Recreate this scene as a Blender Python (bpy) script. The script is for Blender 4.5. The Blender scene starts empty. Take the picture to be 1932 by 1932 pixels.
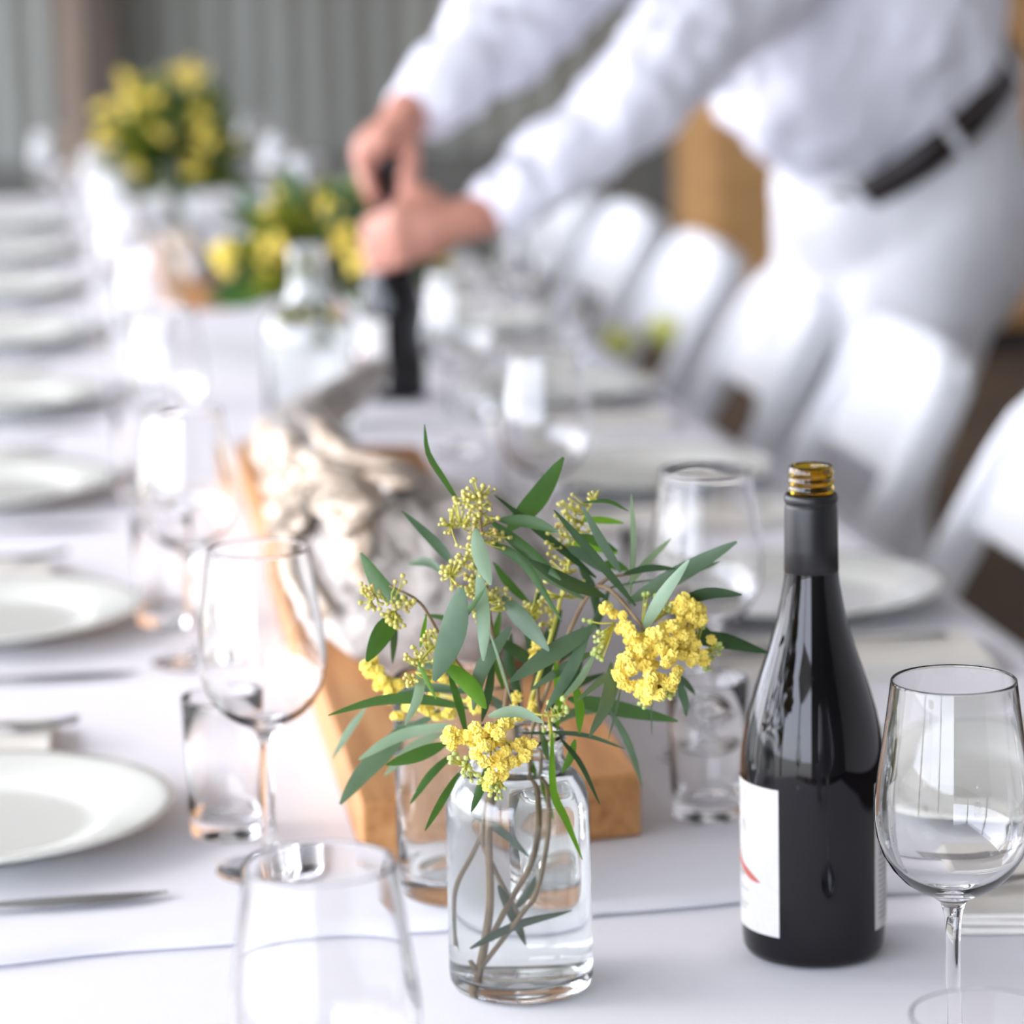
import bpy, bmesh, math, random
from mathutils import Vector, Matrix, noise
import numpy as np

S = bpy.context.scene
COL = S.collection
PI = math.pi

# ------------------------------------------------------------------ camera
FPX = 5800.0                      # focal length in pixels of the 1932 px frame
ROLL = math.radians(1.4)
PITCH = math.radians(10.77)
YAW = math.radians(8.642)
EYE = Vector((0.0, 0.0, 1.30))
ZT = 0.74                         # table height

def ray(px, py):
    x, y = px - 966.0, py - 966.0
    c, s = math.cos(ROLL), math.sin(ROLL)
    xr, yr = x * c - y * s, x * s + y * c
    a, b, u = xr, FPX, -yr
    cp, sp = math.cos(PITCH), math.sin(PITCH)
    b, u = b * cp + u * sp, -b * sp + u * cp
    cy, sy = math.cos(YAW), math.sin(YAW)
    return Vector((a * cy + b * sy, -a * sy + b * cy, u))

def at(px, py, Y):                # a measured sight line and a distance down the room give a place in the room
    d = ray(px, py)
    return EYE + d * (Y / d.y)

cam_data = bpy.data.cameras.new('camera')
cam = bpy.data.objects.new('camera', cam_data)
COL.objects.link(cam)
S.camera = cam
f = ray(966, 966).normalized()
r = (ray(1966, 966) - ray(966, 966)).normalized()
u = r.cross(f)
cam.matrix_world = Matrix(((r.x, u.x, -f.x, EYE.x), (r.y, u.y, -f.y, EYE.y), (r.z, u.z, -f.z, EYE.z), (0, 0, 0, 1)))
cam_data.sensor_fit = 'HORIZONTAL'
cam_data.sensor_width = 24.0
cam_data.lens = FPX / 1932.0 * 24.0
cam_data.clip_start = 0.05
cam_data.dof.use_dof = True
cam_data.dof.focus_distance = 1.53
cam_data.dof.aperture_fstop = cam_data.lens / 19.5
cam_data.dof.aperture_blades = 0

# ------------------------------------------------------------------ world, sun, exposure
W = bpy.data.worlds.new('sky')
S.world = W
W.use_nodes = True
bg = W.node_tree.nodes['Background']
sky = W.node_tree.nodes.new('ShaderNodeTexSky')
sky.sky_type = 'NISHITA'
sky.sun_disc = False
sky.sun_elevation = math.radians(38)
sky.sun_rotation = math.radians(-75)
sky.air_density = 1.0
sky.dust_density = 3.0
mixw = W.node_tree.nodes.new('ShaderNodeMixRGB')
mixw.inputs['Fac'].default_value = 0.8
mixw.inputs['Color2'].default_value = (8.6, 9.05, 10.7, 1)     # bright thin overcast
W.node_tree.links.new(sky.outputs['Color'], mixw.inputs['Color1'])
W.node_tree.links.new(mixw.outputs['Color'], bg.inputs['Color'])
bg.inputs['Strength'].default_value = 1.0

sun_data = bpy.data.lights.new('sun', 'SUN')
sun = bpy.data.objects.new('sun', sun_data)
COL.objects.link(sun)
sun_data.energy = 0.9
sun_data.angle = math.radians(14)              # hazy sun through thin cloud
sun_data.color = (1.0, 0.93, 0.80)
sun.rotation_euler = Vector((0.86, -0.10, -0.50)).to_track_quat('-Z', 'Y').to_euler()
sun.location = (-6, 2, 5)

S.view_settings.view_transform = 'Standard'
S.view_settings.look = 'None'
S.view_settings.gamma = 1.0
S.view_settings.use_curve_mapping = False
S.view_settings.exposure = 0.03
S.cycles.max_bounces = 16
S.cycles.transmission_bounces = 14
S.cycles.transparent_max_bounces = 16
S.cycles.glossy_bounces = 6
S.cycles.diffuse_bounces = 5
S.cycles.sample_clamp_indirect = 12.0

# ------------------------------------------------------------------ helpers
def new_mesh(name, verts, faces, smooth=True, recalc=False):
    me = bpy.data.meshes.new(name)
    me.from_pydata([tuple(v) for v in verts], [], [tuple(x) for x in faces])
    if recalc:
        bm = bmesh.new(); bm.from_mesh(me)
        bmesh.ops.recalc_face_normals(bm, faces=bm.faces)
        bm.to_mesh(me); bm.free()
    if smooth:
        me.polygons.foreach_set('use_smooth', [True] * len(me.polygons))
    me.update()
    return me

def link(name, me, mat=None, parent=None, loc=None, rot=None):
    o = bpy.data.objects.new(name, me)
    COL.objects.link(o)
    if mat is not None and me is not None and len(me.materials) == 0:
        me.materials.append(mat)
    if parent is not None:
        o.parent = parent
    if loc is not None:
        o.location = loc
    if rot is not None:
        o.rotation_euler = rot
    return o

def tag(o, label, cat, group=None, kind=None):
    o['label'] = label
    o['category'] = cat
    if group:
        o['group'] = group
    if kind:
        o['kind'] = kind
    return o

def empty(name, loc, label, cat, group=None, rotz=0.0):
    o = bpy.data.objects.new(name, None)
    COL.objects.link(o)
    o.empty_display_size = 0.05
    o.location = loc
    o.rotation_euler = (0, 0, rotz)
    return tag(o, label, cat, group)

def structure(o):
    o['kind'] = 'structure'
    return o

def children(o):
    return [c for c in bpy.data.objects if c.parent == o]

def copy_tree(root, kids, loc, label, rotz=None):
    r_ = root.copy(); COL.objects.link(r_)
    r_.location = loc
    if rotz is not None:
        r_.rotation_euler = (0, 0, rotz)
    r_['label'] = label
    for ch, sub in kids:
        c = ch.copy(); COL.objects.link(c); c.parent = r_
        for g in sub:
            d = g.copy(); COL.objects.link(d); d.parent = c
    return r_

def tree_of(root):
    return [(c, children(c)) for c in children(root)]

class MB:
    """collects simple shapes into one mesh"""
    def __init__(self):
        self.v, self.f = [], []
    def add(self, verts, faces):
        n = len(self.v)
        self.v += [Vector(x) for x in verts]
        self.f += [[i + n for i in fc] for fc in faces]
        return self
    def box(self, a, b, M=None):
        x0, y0, z0 = a; x1, y1, z1 = b
        vs = [Vector(p) for p in ((x0, y0, z0), (x1, y0, z0), (x1, y1, z0), (x0, y1, z0), (x0, y0, z1), (x1, y0, z1), (x1, y1, z1), (x0, y1, z1))]
        if M is not None:
            vs = [M @ p for p in vs]
        return self.add(vs, [(3, 2, 1, 0), (4, 5, 6, 7), (0, 1, 5, 4), (1, 2, 6, 5), (2, 3, 7, 6), (3, 0, 4, 7)])
    def tube(self, pts, rad, n=10, flat=None, up=None, close=True):
        """rad: list of radii or (ra, rb) pairs; up fixes the first axis"""
        pts = [Vector(p) for p in pts]
        m = len(pts)
        rad = [q if isinstance(q, (tuple, list)) else (q, q) for q in rad]
        vs, fs = [], []
        prev = None
        for i, p in enumerate(pts):
            t = (pts[min(i + 1, m - 1)] - pts[max(i - 1, 0)]).normalized()
            if up is not None:
                a = Vector(up) - t * t.dot(Vector(up))
            elif prev is not None:
                a = prev - t * t.dot(prev)
            else:
                a = Vector((0, 0, 1)) - t * t.z
                if a.length < 0.1:
                    a = Vector((0, 1, 0)) - t * t.y
            a.normalize(); prev = a
            b = t.cross(a)
            for k in range(n):
                th = 2 * PI * k / n
                vs.append(p + a * (math.cos(th) * rad[i][0]) + b * (math.sin(th) * rad[i][1]))
        for i in range(m - 1):
            for k in range(n):
                k2 = (k + 1) % n
                fs.append((i * n + k, i * n + k2, (i + 1) * n + k2, (i + 1) * n + k))
        if close:
            fs.append(tuple(range(n))[::-1]); fs.append(tuple((m - 1) * n + k for k in range(n)))
        return self.add(vs, fs)
    def lathe(self, prof, n=48, c=(0, 0, 0)):
        c = Vector(c)
        vs, fs, idx = [], [], []
        for (rr, z) in prof:
            if rr < 1e-6:
                idx.append([len(vs)]); vs.append(c + Vector((0, 0, z)))
            else:
                idx.append(list(range(len(vs), len(vs) + n)))
                vs += [c + Vector((rr * math.cos(2 * PI * k / n), rr * math.sin(2 * PI * k / n), z)) for k in range(n)]
        for a, b in zip(idx[:-1], idx[1:]):
            for k in range(n):
                k2 = (k + 1) % n
                if len(a) == 1 and len(b) == 1:
                    continue
                if len(a) == 1:
                    fs.append((a[0], b[k2], b[k]))
                elif len(b) == 1:
                    fs.append((a[k], a[k2], b[0]))
                else:
                    fs.append((a[k], a[k2], b[k2], b[k]))
        return self.add(vs, fs)
    def ball(self, c, r_, seg=12, rings=8):
        c = Vector(c)
        if not isinstance(r_, (tuple, list)):
            r_ = (r_, r_, r_)
        vs = [c + Vector((0, 0, r_[2]))]
        for i in range(1, rings):
            ph = PI * i / rings
            for k in range(seg):
                th = 2 * PI * k / seg
                vs.append(c + Vector((r_[0] * math.sin(ph) * math.cos(th), r_[1] * math.sin(ph) * math.sin(th), r_[2] * math.cos(ph))))
        vs.append(c - Vector((0, 0, r_[2])))
        fs = []
        for k in range(seg):
            k2 = (k + 1) % seg
            fs.append((0, 1 + k, 1 + k2))
            for i in range(rings - 2):
                a = 1 + i * seg
                fs.append((a + k, a + seg + k, a + seg + k2, a + k2))
            a = 1 + (rings - 2) * seg
            fs.append((a + k, len(vs) - 1, a + k2))
        return self.add(vs, fs)
    def mesh(self, name, smooth=True, recalc=True):
        return new_mesh(name, self.v, self.f, smooth, recalc)
    def build(self, name, mat, parent=None, loc=None, smooth=True, recalc=True):
        return link(name, self.mesh(name, smooth, recalc), mat, parent, loc)

def bevel(o, w, seg=3):
    m = o.modifiers.new('bevel', 'BEVEL')
    m.width = w; m.segments = seg; m.limit_method = 'ANGLE'; m.angle_limit = math.radians(40)
    return o

def spline(pts, n):
    """smooth curve through points (Catmull-Rom)"""
    P = [Vector(p) for p in pts]
    P = [P[0] * 2 - P[1]] + P + [P[-1] * 2 - P[-2]]
    out = []
    m = len(P) - 3
    for i in range(n):
        t = i / (n - 1) * m
        k = min(int(t), m - 1); t -= k
        a, b, c, d = P[k:k + 4]
        out.append(0.5 * ((2 * b) + (c - a) * t + (2 * a - 5 * b + 4 * c - d) * t * t + (3 * b - a - 3 * c + d) * t ** 3))
    return out

def lerp_list(xs, n):
    return list(np.interp(np.linspace(0, len(xs) - 1, n), range(len(xs)), xs))

# ------------------------------------------------------------------ materials
def principled(name, color, rough=0.5, **kw):
    m = bpy.data.materials.new(name)
    m.use_nodes = True
    b = m.node_tree.nodes['Principled BSDF']
    b.inputs['Base Color'].default_value = (*color, 1)
    b.inputs['Roughness'].default_value = rough
    for k, v in kw.items():
        b.inputs[k.replace('_', ' ')].default_value = v
    return m

def noisy(name, stops, scale=(1, 1, 1), nscale=5.0, detail=6, rough=0.6, bump=0.0, bdist=0.002, coords='Object', dist=0.0, wave=None, **kw):
    """colour from stretched noise through a ramp, with bump"""
    m = principled(name, stops[0][1], rough, **kw)
    nt = m.node_tree; N = nt.nodes; L = nt.links
    b = N['Principled BSDF']
    tc = N.new('ShaderNodeTexCoord'); mp = N.new('ShaderNodeMapping')
    mp.inputs['Scale'].default_value = scale
    L.new(tc.outputs[coords], mp.inputs['Vector'])
    tx = N.new('ShaderNodeTexNoise')
    tx.inputs['Scale'].default_value = nscale; tx.inputs['Detail'].default_value = detail
    tx.inputs['Distortion'].default_value = dist
    L.new(mp.outputs['Vector'], tx.inputs['Vector'])
    rp = N.new('ShaderNodeValToRGB')
    el = rp.color_ramp.elements
    el[0].position = stops[0][0]; el[0].color = (*stops[0][1], 1)
    el[1].position = stops[-1][0]; el[1].color = (*stops[-1][1], 1)
    for p, c in stops[1:-1]:
        e = el.new(p); e.color = (*c, 1)
    L.new(tx.outputs['Fac'], rp.inputs['Fac'])
    L.new(rp.outputs['Color'], b.inputs['Base Color'])
    if bump:
        bp = N.new('ShaderNodeBump')
        bp.inputs['Strength'].default_value = bump; bp.inputs['Distance'].default_value = bdist
        L.new(tx.outputs['Fac'], bp.inputs['Height'])
        L.new(bp.outputs['Normal'], b.inputs['Normal'])
    return m

def leafy(name, c1, c2, rough=0.45, trans=0.3):
    """leaf: mottled colour plus some light passing through the blade"""
    m = noisy(name, [(0.3, c1), (0.7, c2)], nscale=60, rough=rough, detail=3)
    nt = m.node_tree; N = nt.nodes; L = nt.links
    b = N['Principled BSDF']; out = N['Material Output']
    tr = N.new('ShaderNodeBsdfTranslucent')
    tr.inputs['Color'].default_value = (c2[0] * 1.6, c2[1] * 1.5, c2[2] * 0.8, 1)
    mx = N.new('ShaderNodeMixShader'); mx.inputs['Fac'].default_value = trans
    L.new(b.outputs['BSDF'], mx.inputs[1]); L.new(tr.outputs['BSDF'], mx.inputs[2])
    L.new(mx.outputs['Shader'], out.inputs['Surface'])
    return m

M = {}
M['cloth'] = noisy('white_cloth', [(0.3, (0.80, 0.80, 0.845)), (0.7, (0.83, 0.83, 0.875))], nscale=900, rough=0.85, bump=0.15, bdist=0.0003)
M['glass'] = principled('clear_glass', (1, 1, 1), 0.0, Transmission_Weight=1.0, IOR=1.47)
M['jar_glass'] = principled('jar_glass', (0.965, 0.985, 0.972), 0.0, Transmission_Weight=1.0, IOR=1.48)
M['water'] = principled('water', (1, 1, 1), 0.0, Transmission_Weight=1.0, IOR=1.33)
M['bottle'] = principled('dark_wine_bottle', (0.0022, 0.0020, 0.0032), 0.03, IOR=1.45)
M['amber'] = principled('amber_glass', (0.62, 0.42, 0.03), 0.02, Transmission_Weight=1.0, IOR=1.5)
M['capsule'] = principled('black_foil', (0.010, 0.010, 0.011), 0.40, IOR=1.5)
M['paper'] = noisy('label_paper', [(0.3, (0.57, 0.56, 0.535)), (0.7, (0.61, 0.60, 0.575))], nscale=300, rough=0.7)
M['ink'] = principled('grey_ink', (0.25, 0.25, 0.26), 0.7)
M['ink_faint'] = principled('faint_ink', (0.34, 0.34, 0.34), 0.7)
M['ink_red'] = principled('red_ink', (0.48, 0.12, 0.09), 0.7)
M['china'] = principled('white_china', (0.72, 0.73, 0.675), 0.12, IOR=1.5)
M['steel'] = principled('cutlery_steel', (0.55, 0.55, 0.55), 0.22, Metallic=1.0)
M['napkin'] = noisy('cream_napkin', [(0.3, (0.74, 0.72, 0.66)), (0.7, (0.79, 0.77, 0.71))], nscale=500, rough=0.9, bump=0.2, bdist=0.0004)
M['board'] = noisy('orange_timber', [(0.25, (0.33, 0.13, 0.035)), (0.5, (0.52, 0.25, 0.085)), (0.75, (0.62, 0.33, 0.13))], scale=(22, 1.2, 22), nscale=3, dist=1.2, rough=0.55, bump=0.2, bdist=0.001)
M['bark'] = noisy('paper_bark', [(0.30, (0.05, 0.042, 0.038)), (0.40, (0.30, 0.27, 0.245)), (0.54, (0.47, 0.435, 0.40)), (0.76, (0.66, 0.615, 0.55))], scale=(30, 4, 30), nscale=2.2, detail=9, dist=0.8, rough=0.7, bump=0.8, bdist=0.006)
M['bark_inner'] = noisy('peeling_bark', [(0.35, (0.42, 0.30, 0.20)), (0.5, (0.68, 0.56, 0.43)), (0.7, (0.80, 0.73, 0.63))], scale=(40, 6, 40), nscale=3, detail=6, rough=0.65, bump=0.6, bdist=0.004)
M['leaf'] = leafy('green_leaf', (0.030, 0.085, 0.018), (0.050, 0.130, 0.025))
M['leaf_dark'] = leafy('dark_leaf', (0.020, 0.055, 0.020), (0.036, 0.085, 0.030), trans=0.15)
M['leaf_olive'] = leafy('olive_leaf', (0.095, 0.125, 0.018), (0.17, 0.20, 0.03), trans=0.3)
M['leaf_bright'] = leafy('bright_leaf', (0.060, 0.170, 0.012), (0.110, 0.260, 0.020), trans=0.4)
M['leaf_pale'] = leafy('sage_leaf', (0.20, 0.31, 0.21), (0.28, 0.40, 0.29), trans=0.2)
M['leaf_grey'] = leafy('grey_leaf', (0.075, 0.135, 0.085), (0.12, 0.195, 0.125), trans=0.2)
M['blossom'] = noisy('yellow_blossom', [(0.3, (0.86, 0.66, 0.085)), (0.7, (0.93, 0.80, 0.22))], nscale=220, rough=0.8)
M['bud'] = noisy('wattle_bud', [(0.3, (0.46, 0.42, 0.09)), (0.55, (0.60, 0.55, 0.16)), (0.78, (0.45, 0.24, 0.07))], nscale=90, rough=0.6, detail=2)
M['bud_green'] = noisy('green_bud', [(0.3, (0.36, 0.46, 0.12)), (0.7, (0.55, 0.62, 0.22))], nscale=90, rough=0.6, detail=2)
M['stem'] = noisy('woody_stem', [(0.3, (0.16, 0.105, 0.055)), (0.7, (0.30, 0.21, 0.11))], nscale=70, rough=0.7)
M['stem_green'] = principled('green_stem', (0.46, 0.44, 0.06), 0.6)
M['resin'] = principled('white_resin', (0.83, 0.84, 0.86), 0.28, IOR=1.5)
M['skin'] = noisy('skin', [(0.3, (0.50, 0.225, 0.165)), (0.7, (0.60, 0.285, 0.205))], nscale=14, rough=0.5, Subsurface_Weight=0.06)
M['skin'].node_tree.nodes['Principled BSDF'].inputs['Subsurface Radius'].default_value = (0.01, 0.004, 0.002)
M['shirt'] = principled('white_shirt', (0.80, 0.80, 0.875), 0.8)
M['trousers'] = principled('white_trousers', (0.68, 0.68, 0.70), 0.85)
M['belt'] = principled('dark_leather', (0.016, 0.010, 0.009), 0.4)
M['hair'] = principled('brown_hair', (0.05, 0.03, 0.02), 0.5)
M['eye'] = principled('eye_white', (0.75, 0.74, 0.72), 0.2)
M['shoe'] = principled('brown_shoe', (0.06, 0.035, 0.02), 0.4)
M['iron'] = noisy('weathered_iron', [(0.25, (0.17, 0.172, 0.150)), (0.5, (0.25, 0.255, 0.225)), (0.75, (0.33, 0.34, 0.32))], scale=(2.2, 1, 0.18), nscale=1.6, detail=5, rough=0.6, Metallic=0.25)
M['dado'] = principled('dark_dado', (0.13, 0.13, 0.115), 0.8)
M['post_shade'] = noisy('shaded_timber', [(0.3, (0.075, 0.06, 0.048)), (0.7, (0.13, 0.105, 0.085))], scale=(12, 12, 0.8), nscale=2, rough=0.8)  # post timber with the shade put into its colour
M['post'] = noisy('old_timber', [(0.3, (0.20, 0.145, 0.105)), (0.7, (0.40, 0.31, 0.24))], scale=(12, 12, 0.8), nscale=2, rough=0.8, bump=0.3, bdist=0.004)
M['floor'] = noisy('earth_floor', [(0.3, (0.060, 0.038, 0.022)), (0.7, (0.11, 0.072, 0.044))], nscale=1.5, rough=0.9)
M['ground'] = noisy('gravel', [(0.3, (0.30, 0.29, 0.24)), (0.7, (0.42, 0.40, 0.34))], nscale=3, rough=0.95)
M['bounce'] = principled('pale_bounce_lining', (0.62, 0.62, 0.62), 0.6)  # pale tone set to bounce fill light from unseen wall and ceiling
M['cupboard'] = noisy('brown_ply', [(0.3, (0.40, 0.215, 0.075)), (0.7, (0.52, 0.295, 0.115))], scale=(1, 1, 8), nscale=2.5, rough=0.55)

# ------------------------------------------------------------------ the shed
YB = 9.6
def corrugated(name, x0, x1, y, z0, z1, pitch, amp, mat):
    n = int((x1 - x0) / pitch * 8)
    vs, fs = [], []
    for i in range(n + 1):
        x = x0 + (x1 - x0) * i / n
        yy = y + amp * math.cos(2 * PI * x / pitch)
        vs += [(x, yy, z0), (x, yy, z1)]
    for i in range(n):
        fs.append((2 * i, 2 * i + 2, 2 * i + 3, 2 * i + 1))
    return structure(link(name, new_mesh(name, vs, fs), mat))
corrugated('wall_back', -3.6, 5.0, YB, 0.0, 3.6, 0.105, 0.008, M['iron'])
structure(MB().box((-3.5, YB - 0.06, 0), (4.9, YB - 0.02, 0.62)).build('baseboard_back', M['dado'], smooth=False))
structure(MB().box((-3.6, -4, -0.1), (5.0, YB + 0.2, 0.0)).build('floor', M['floor'], smooth=False))
structure(MB().box((-60, -60, -0.25), (60, 60, -0.12)).build('ground', M['ground'], smooth=False))
structure(MB().box((5.0, -4, 0), (5.1, YB, 3.6)).build('wall_right', M['bounce'], smooth=False))  # unseen wall, made pale to throw fill onto the right side
structure(MB().box((-1.2, -4.1, 0), (5.0, -4.0, 3.6)).build('wall_front', M['iron'], smooth=False))
structure(MB().box((-3.9, -4.2, 3.3), (5.1, YB + 0.2, 3.4), Matrix.Rotation(0.0, 4, 'Y')).build('ceiling', M['bounce'], smooth=False))
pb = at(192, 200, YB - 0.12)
structure(MB().box((pb.x - 0.048, YB - 0.17, 0), (pb.x + 0.048, YB - 0.03, 3.3)).build('trim_1', M['post_shade'], smooth=False))  # shaded front face of the post, darkened by colour
structure(MB().box((pb.x - 0.118, YB - 0.13, 0), (pb.x - 0.050, YB - 0.03, 3.3)).build('trim_6', M['post'], smooth=False))  # board added as the post's lit face, in the paler timber
for i, y in enumerate((-3.5, -0.2, 3.1, 6.4)):
    structure(MB().box((-3.5, y, -0.0), (-3.36, y + 0.14, 3.3)).build('trim_%d' % (i + 2), M['post'], smooth=False))  # unseen posts added on the open side to streak the reflections

# tall brown cupboard against the back wall
c0 = at(1338, 300, 8.9)
cup = empty('cupboard', (c0.x + 0.7, 9.15, 0), 'tall plain brown timber cupboard against the back wall, behind the leaning person', 'cupboard')
bevel(MB().box((-0.7, -0.25, 0.08), (0.7, 0.25, 2.1)).build('body', M['cupboard'], cup, smooth=False), 0.006, 2)
MB().box((-0.67, -0.22, 0.0), (0.67, 0.22, 0.08)).build('plinth', M['belt'], cup, smooth=False)
for s in (-1, 1):
    d = bevel(MB().box((s * 0.345 - 0.335, -0.272, 0.11), (s * 0.345 + 0.335, -0.25, 2.07)).build('door', M['cupboard'], cup, smooth=False), 0.004, 2)
    MB().box((s * 0.06 - 0.008, -0.295, 1.0), (s * 0.06 + 0.008, -0.272, 1.14)).build('handle', M['steel'], d, smooth=False)

# ------------------------------------------------------------------ table and cloths
TX0, TX1, TY0, TY1 = -0.215, 0.745, 1.03, 6.83
tab = empty('trestle_table', (0.265, 3.5, 0), 'long dining table hidden under the white cloths', 'table')
MB().box((TX0 - 0.265 + 0.012, TY0 - 3.5 + 0.012, ZT - 0.04), (TX1 - 0.265 - 0.012, TY1 - 3.5 - 0.012, ZT - 0.009)).build('tabletop', M['board'], tab, smooth=False)
for y in (-2.9, -0.9, 0.9, 2.9):
    for x in (-0.3, 0.3):
        MB().box((x - 0.025, y - 0.025, 0), (x + 0.025, y + 0.025, ZT - 0.04)).build('leg', M['post'], tab, smooth=False)

def cloth(name, y0f, y1, ztop, drop, label, res=0.02, seed=0.0):
    """cloth over the table with falling sides; y0f(x) is the near hem"""
    xs = []
    nx = int((TX1 - TX0) / res)
    side = [0.2 * drop, 0.4 * drop, 0.6 * drop, 0.8 * drop, drop]
    cols = [(-d, TX0) for d in side[::-1]] + [(0, TX0 + (TX1 - TX0) * i / nx) for i in range(nx + 1)] + [(-d, TX1) for d in side]
    ny = int((y1 - y0f(0.3)) / (res * 1.6))
    vs, fs = [], []
    for j in range(ny + 1):
        for (dz, x) in cols:
            y = y0f(x) + (y1 - y0f(x)) * j / ny
            w = noise.noise(Vector((x * 2.3, y * 1.9 + seed, 0.3))) * 0.5 + noise.noise(Vector((x * 7 + y * 3, y * 6 + seed, 1.3))) * 0.22
            z = ztop - 0.0015 - 0.0016 * w - abs(max(-0.0, noise.noise(Vector((x * 1.1 + seed, y * 3.1, 4))))) * 0.0006
            xx = x
            if dz < 0:
                sgn = 1 if x > 0.2 else -1
                xx = x + sgn * (0.006 + 0.022 * (-dz / drop) * (0.5 + 0.5 * math.sin(y * 9.0 + seed)))
                z = ztop + dz
            elif abs(x - TX0) < 1e-6 or abs(x - TX1) < 1e-6:
                z = ztop - 0.003
            if j == 0 and dz == 0:
                z += 0.0008
            vs.append((xx, y, z))
    nc = len(cols)
    for j in range(ny):
        for i in range(nc - 1):
            fs.append((j * nc + i, j * nc + i + 1, (j + 1) * nc + i + 1, (j + 1) * nc + i))
    o = link(name, new_mesh(name, vs, fs), M['cloth'])
    m = o.modifiers.new('thickness', 'SOLIDIFY'); m.thickness = 0.0012; m.offset = -1.0
    return tag(o, label, 'tablecloth')
hem = lambda x: 1.668 + 0.020 * (x - 0.1) + 0.0035 * math.sin(x * 21.0) + 0.002 * math.sin(x * 47 + 1)
cloth('tablecloth', hem, TY1, ZT + 0.0012, 0.24, 'long white tablecloth whose near hem crosses the table in front of the jars', res=0.02, seed=2.0)
cloth('tablecloth', lambda x: TY0, 1.76, ZT - 0.0015, 0.24, 'white tablecloth at the near end of the table under the dark wine bottle', res=0.02, seed=7.0)
ZN, ZF = ZT - 0.0022, ZT + 0.0006       # resting heights on the near and the far cloth

# ------------------------------------------------------------------ drinking glasses
def wine_profile():
    out = [(0.0, 0.0), (0.030, 0.0), (0.0328, 0.0006), (0.0335, 0.0014), (0.0325, 0.0022), (0.020, 0.0032), (0.010, 0.0050), (0.0055, 0.009),
           (0.0042, 0.018), (0.0036, 0.040), (0.0036, 0.068), (0.0042, 0.080), (0.0062, 0.0875), (0.0115, 0.0915), (0.0180, 0.0945), (0.0245, 0.0990), (0.0300, 0.1050),
           (0.0345, 0.1125), (0.0373, 0.1210), (0.0386, 0.1305), (0.0384, 0.1400), (0.0371, 0.1520), (0.0352, 0.1640), (0.0333, 0.1770), (0.0317, 0.1890), (0.0306, 0.1982)]
    rim = [(0.0304, 0.1994), (0.0300, 0.1998), (0.0296, 0.1994)]
    inn = [(0.0297, 0.198), (0.0307, 0.189), (0.0323, 0.177), (0.0342, 0.164), (0.0361, 0.152), (0.0374, 0.140), (0.0376, 0.1305), (0.0363, 0.1213), (0.0335, 0.1132), (0.0290, 0.1062),
           (0.0233, 0.1007), (0.0168, 0.0968), (0.0105, 0.0945), (0.005, 0.0932), (0.0, 0.0928)]
    return out + rim + inn
def tumbler_profile():
    return [(0.0, 0.001), (0.018, 0.0005), (0.0215, 0.0), (0.0230, 0.002), (0.0237, 0.008), (0.0250, 0.060), (0.0258, 0.0890), (0.0255, 0.0899), (0.0250, 0.0900), (0.0245, 0.0895),
            (0.0238, 0.060), (0.0225, 0.0165), (0.0205, 0.0125), (0.010, 0.0110), (0.0, 0.0108)]
wine_me = MB().lathe(wine_profile(), 64).mesh('wine_glass')
wine_me.materials.append(M['glass'])
tumb_me = MB().lathe(tumbler_profile(), 48).mesh('tumbler')
tumb_me.materials.append(M['glass'])
ORD = ['nearest', 'second', 'third', 'fourth', 'fifth', 'sixth', 'seventh', 'eighth', 'ninth']
def zt(y):
    return ZN if y < 1.66 else ZF
lw = [(0.0975, 1.171), (0.1198, 1.798), (0.1033, 2.354), (0.118, 3.0), (0.125, 3.62), (0.118, 4.22), (0.122, 4.83), (0.115, 5.42), (0.03, 5.96)]
rw = [(0.4265, 1.397), (0.4335, 1.987), (0.424, 2.589), (0.44, 3.26), (0.625, 3.945), (0.445, 4.47), (0.44, 5.06), (0.445, 5.66), (0.44, 6.24)]
names_l = {0: 'empty wine glass close to the camera at bottom left, cut by the frame edge', 1: 'empty wine glass in front of the timber board, left of the jars, beside a tumbler'}
names_r = {0: 'sharply seen empty wine glass right of the dark wine bottle', 1: 'empty wine glass behind the dark bottle and the right side of the flowers'}
for i, (x, y) in enumerate(lw):
    tag(link('wine_glass', wine_me, loc=(x, y, zt(y))), names_l.get(i, 'stemmed wine glass, %s from the camera in the left row' % ORD[i]), 'glass', 'wine glasses along the table')
for i, (x, y) in enumerate(rw):
    tag(link('wine_glass', wine_me, loc=(x, y, zt(y))), names_r.get(i, 'stemmed wine glass, %s from the camera in the right row' % ORD[i]), 'glass', 'wine glasses along the table')
lt = [(0.099, 1.882), (0.088, 2.50), (0.09, 3.09), (0.10, 3.72), (0.09, 4.31), (0.095, 4.92), (0.085, 5.52), (0.09, 6.12)]
rt = [(0.4035, 1.850), (0.468, 2.34), (0.46, 2.93), (0.485, 3.50), (0.680, 3.96), (0.46, 4.78), (0.465, 5.36), (0.46, 5.95)]
for i, (x, y) in enumerate(lt):
    tag(link('tumbler', tumb_me, loc=(x, y, zt(y))), 'small straight water tumbler behind the wine glass left of the board' if i == 0 else 'small water tumbler, %s from the camera in the left row' % ORD[i], 'glass', 'water tumblers along the table')
for i, (x, y) in enumerate(rt):
    tag(link('tumbler', tumb_me, loc=(x, y, zt(y))), 'small straight water tumbler half hidden behind the dark wine bottle' if i == 0 else 'small water tumbler, %s from the camera in the right row' % ORD[i], 'glass', 'water tumblers along the table')

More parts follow.
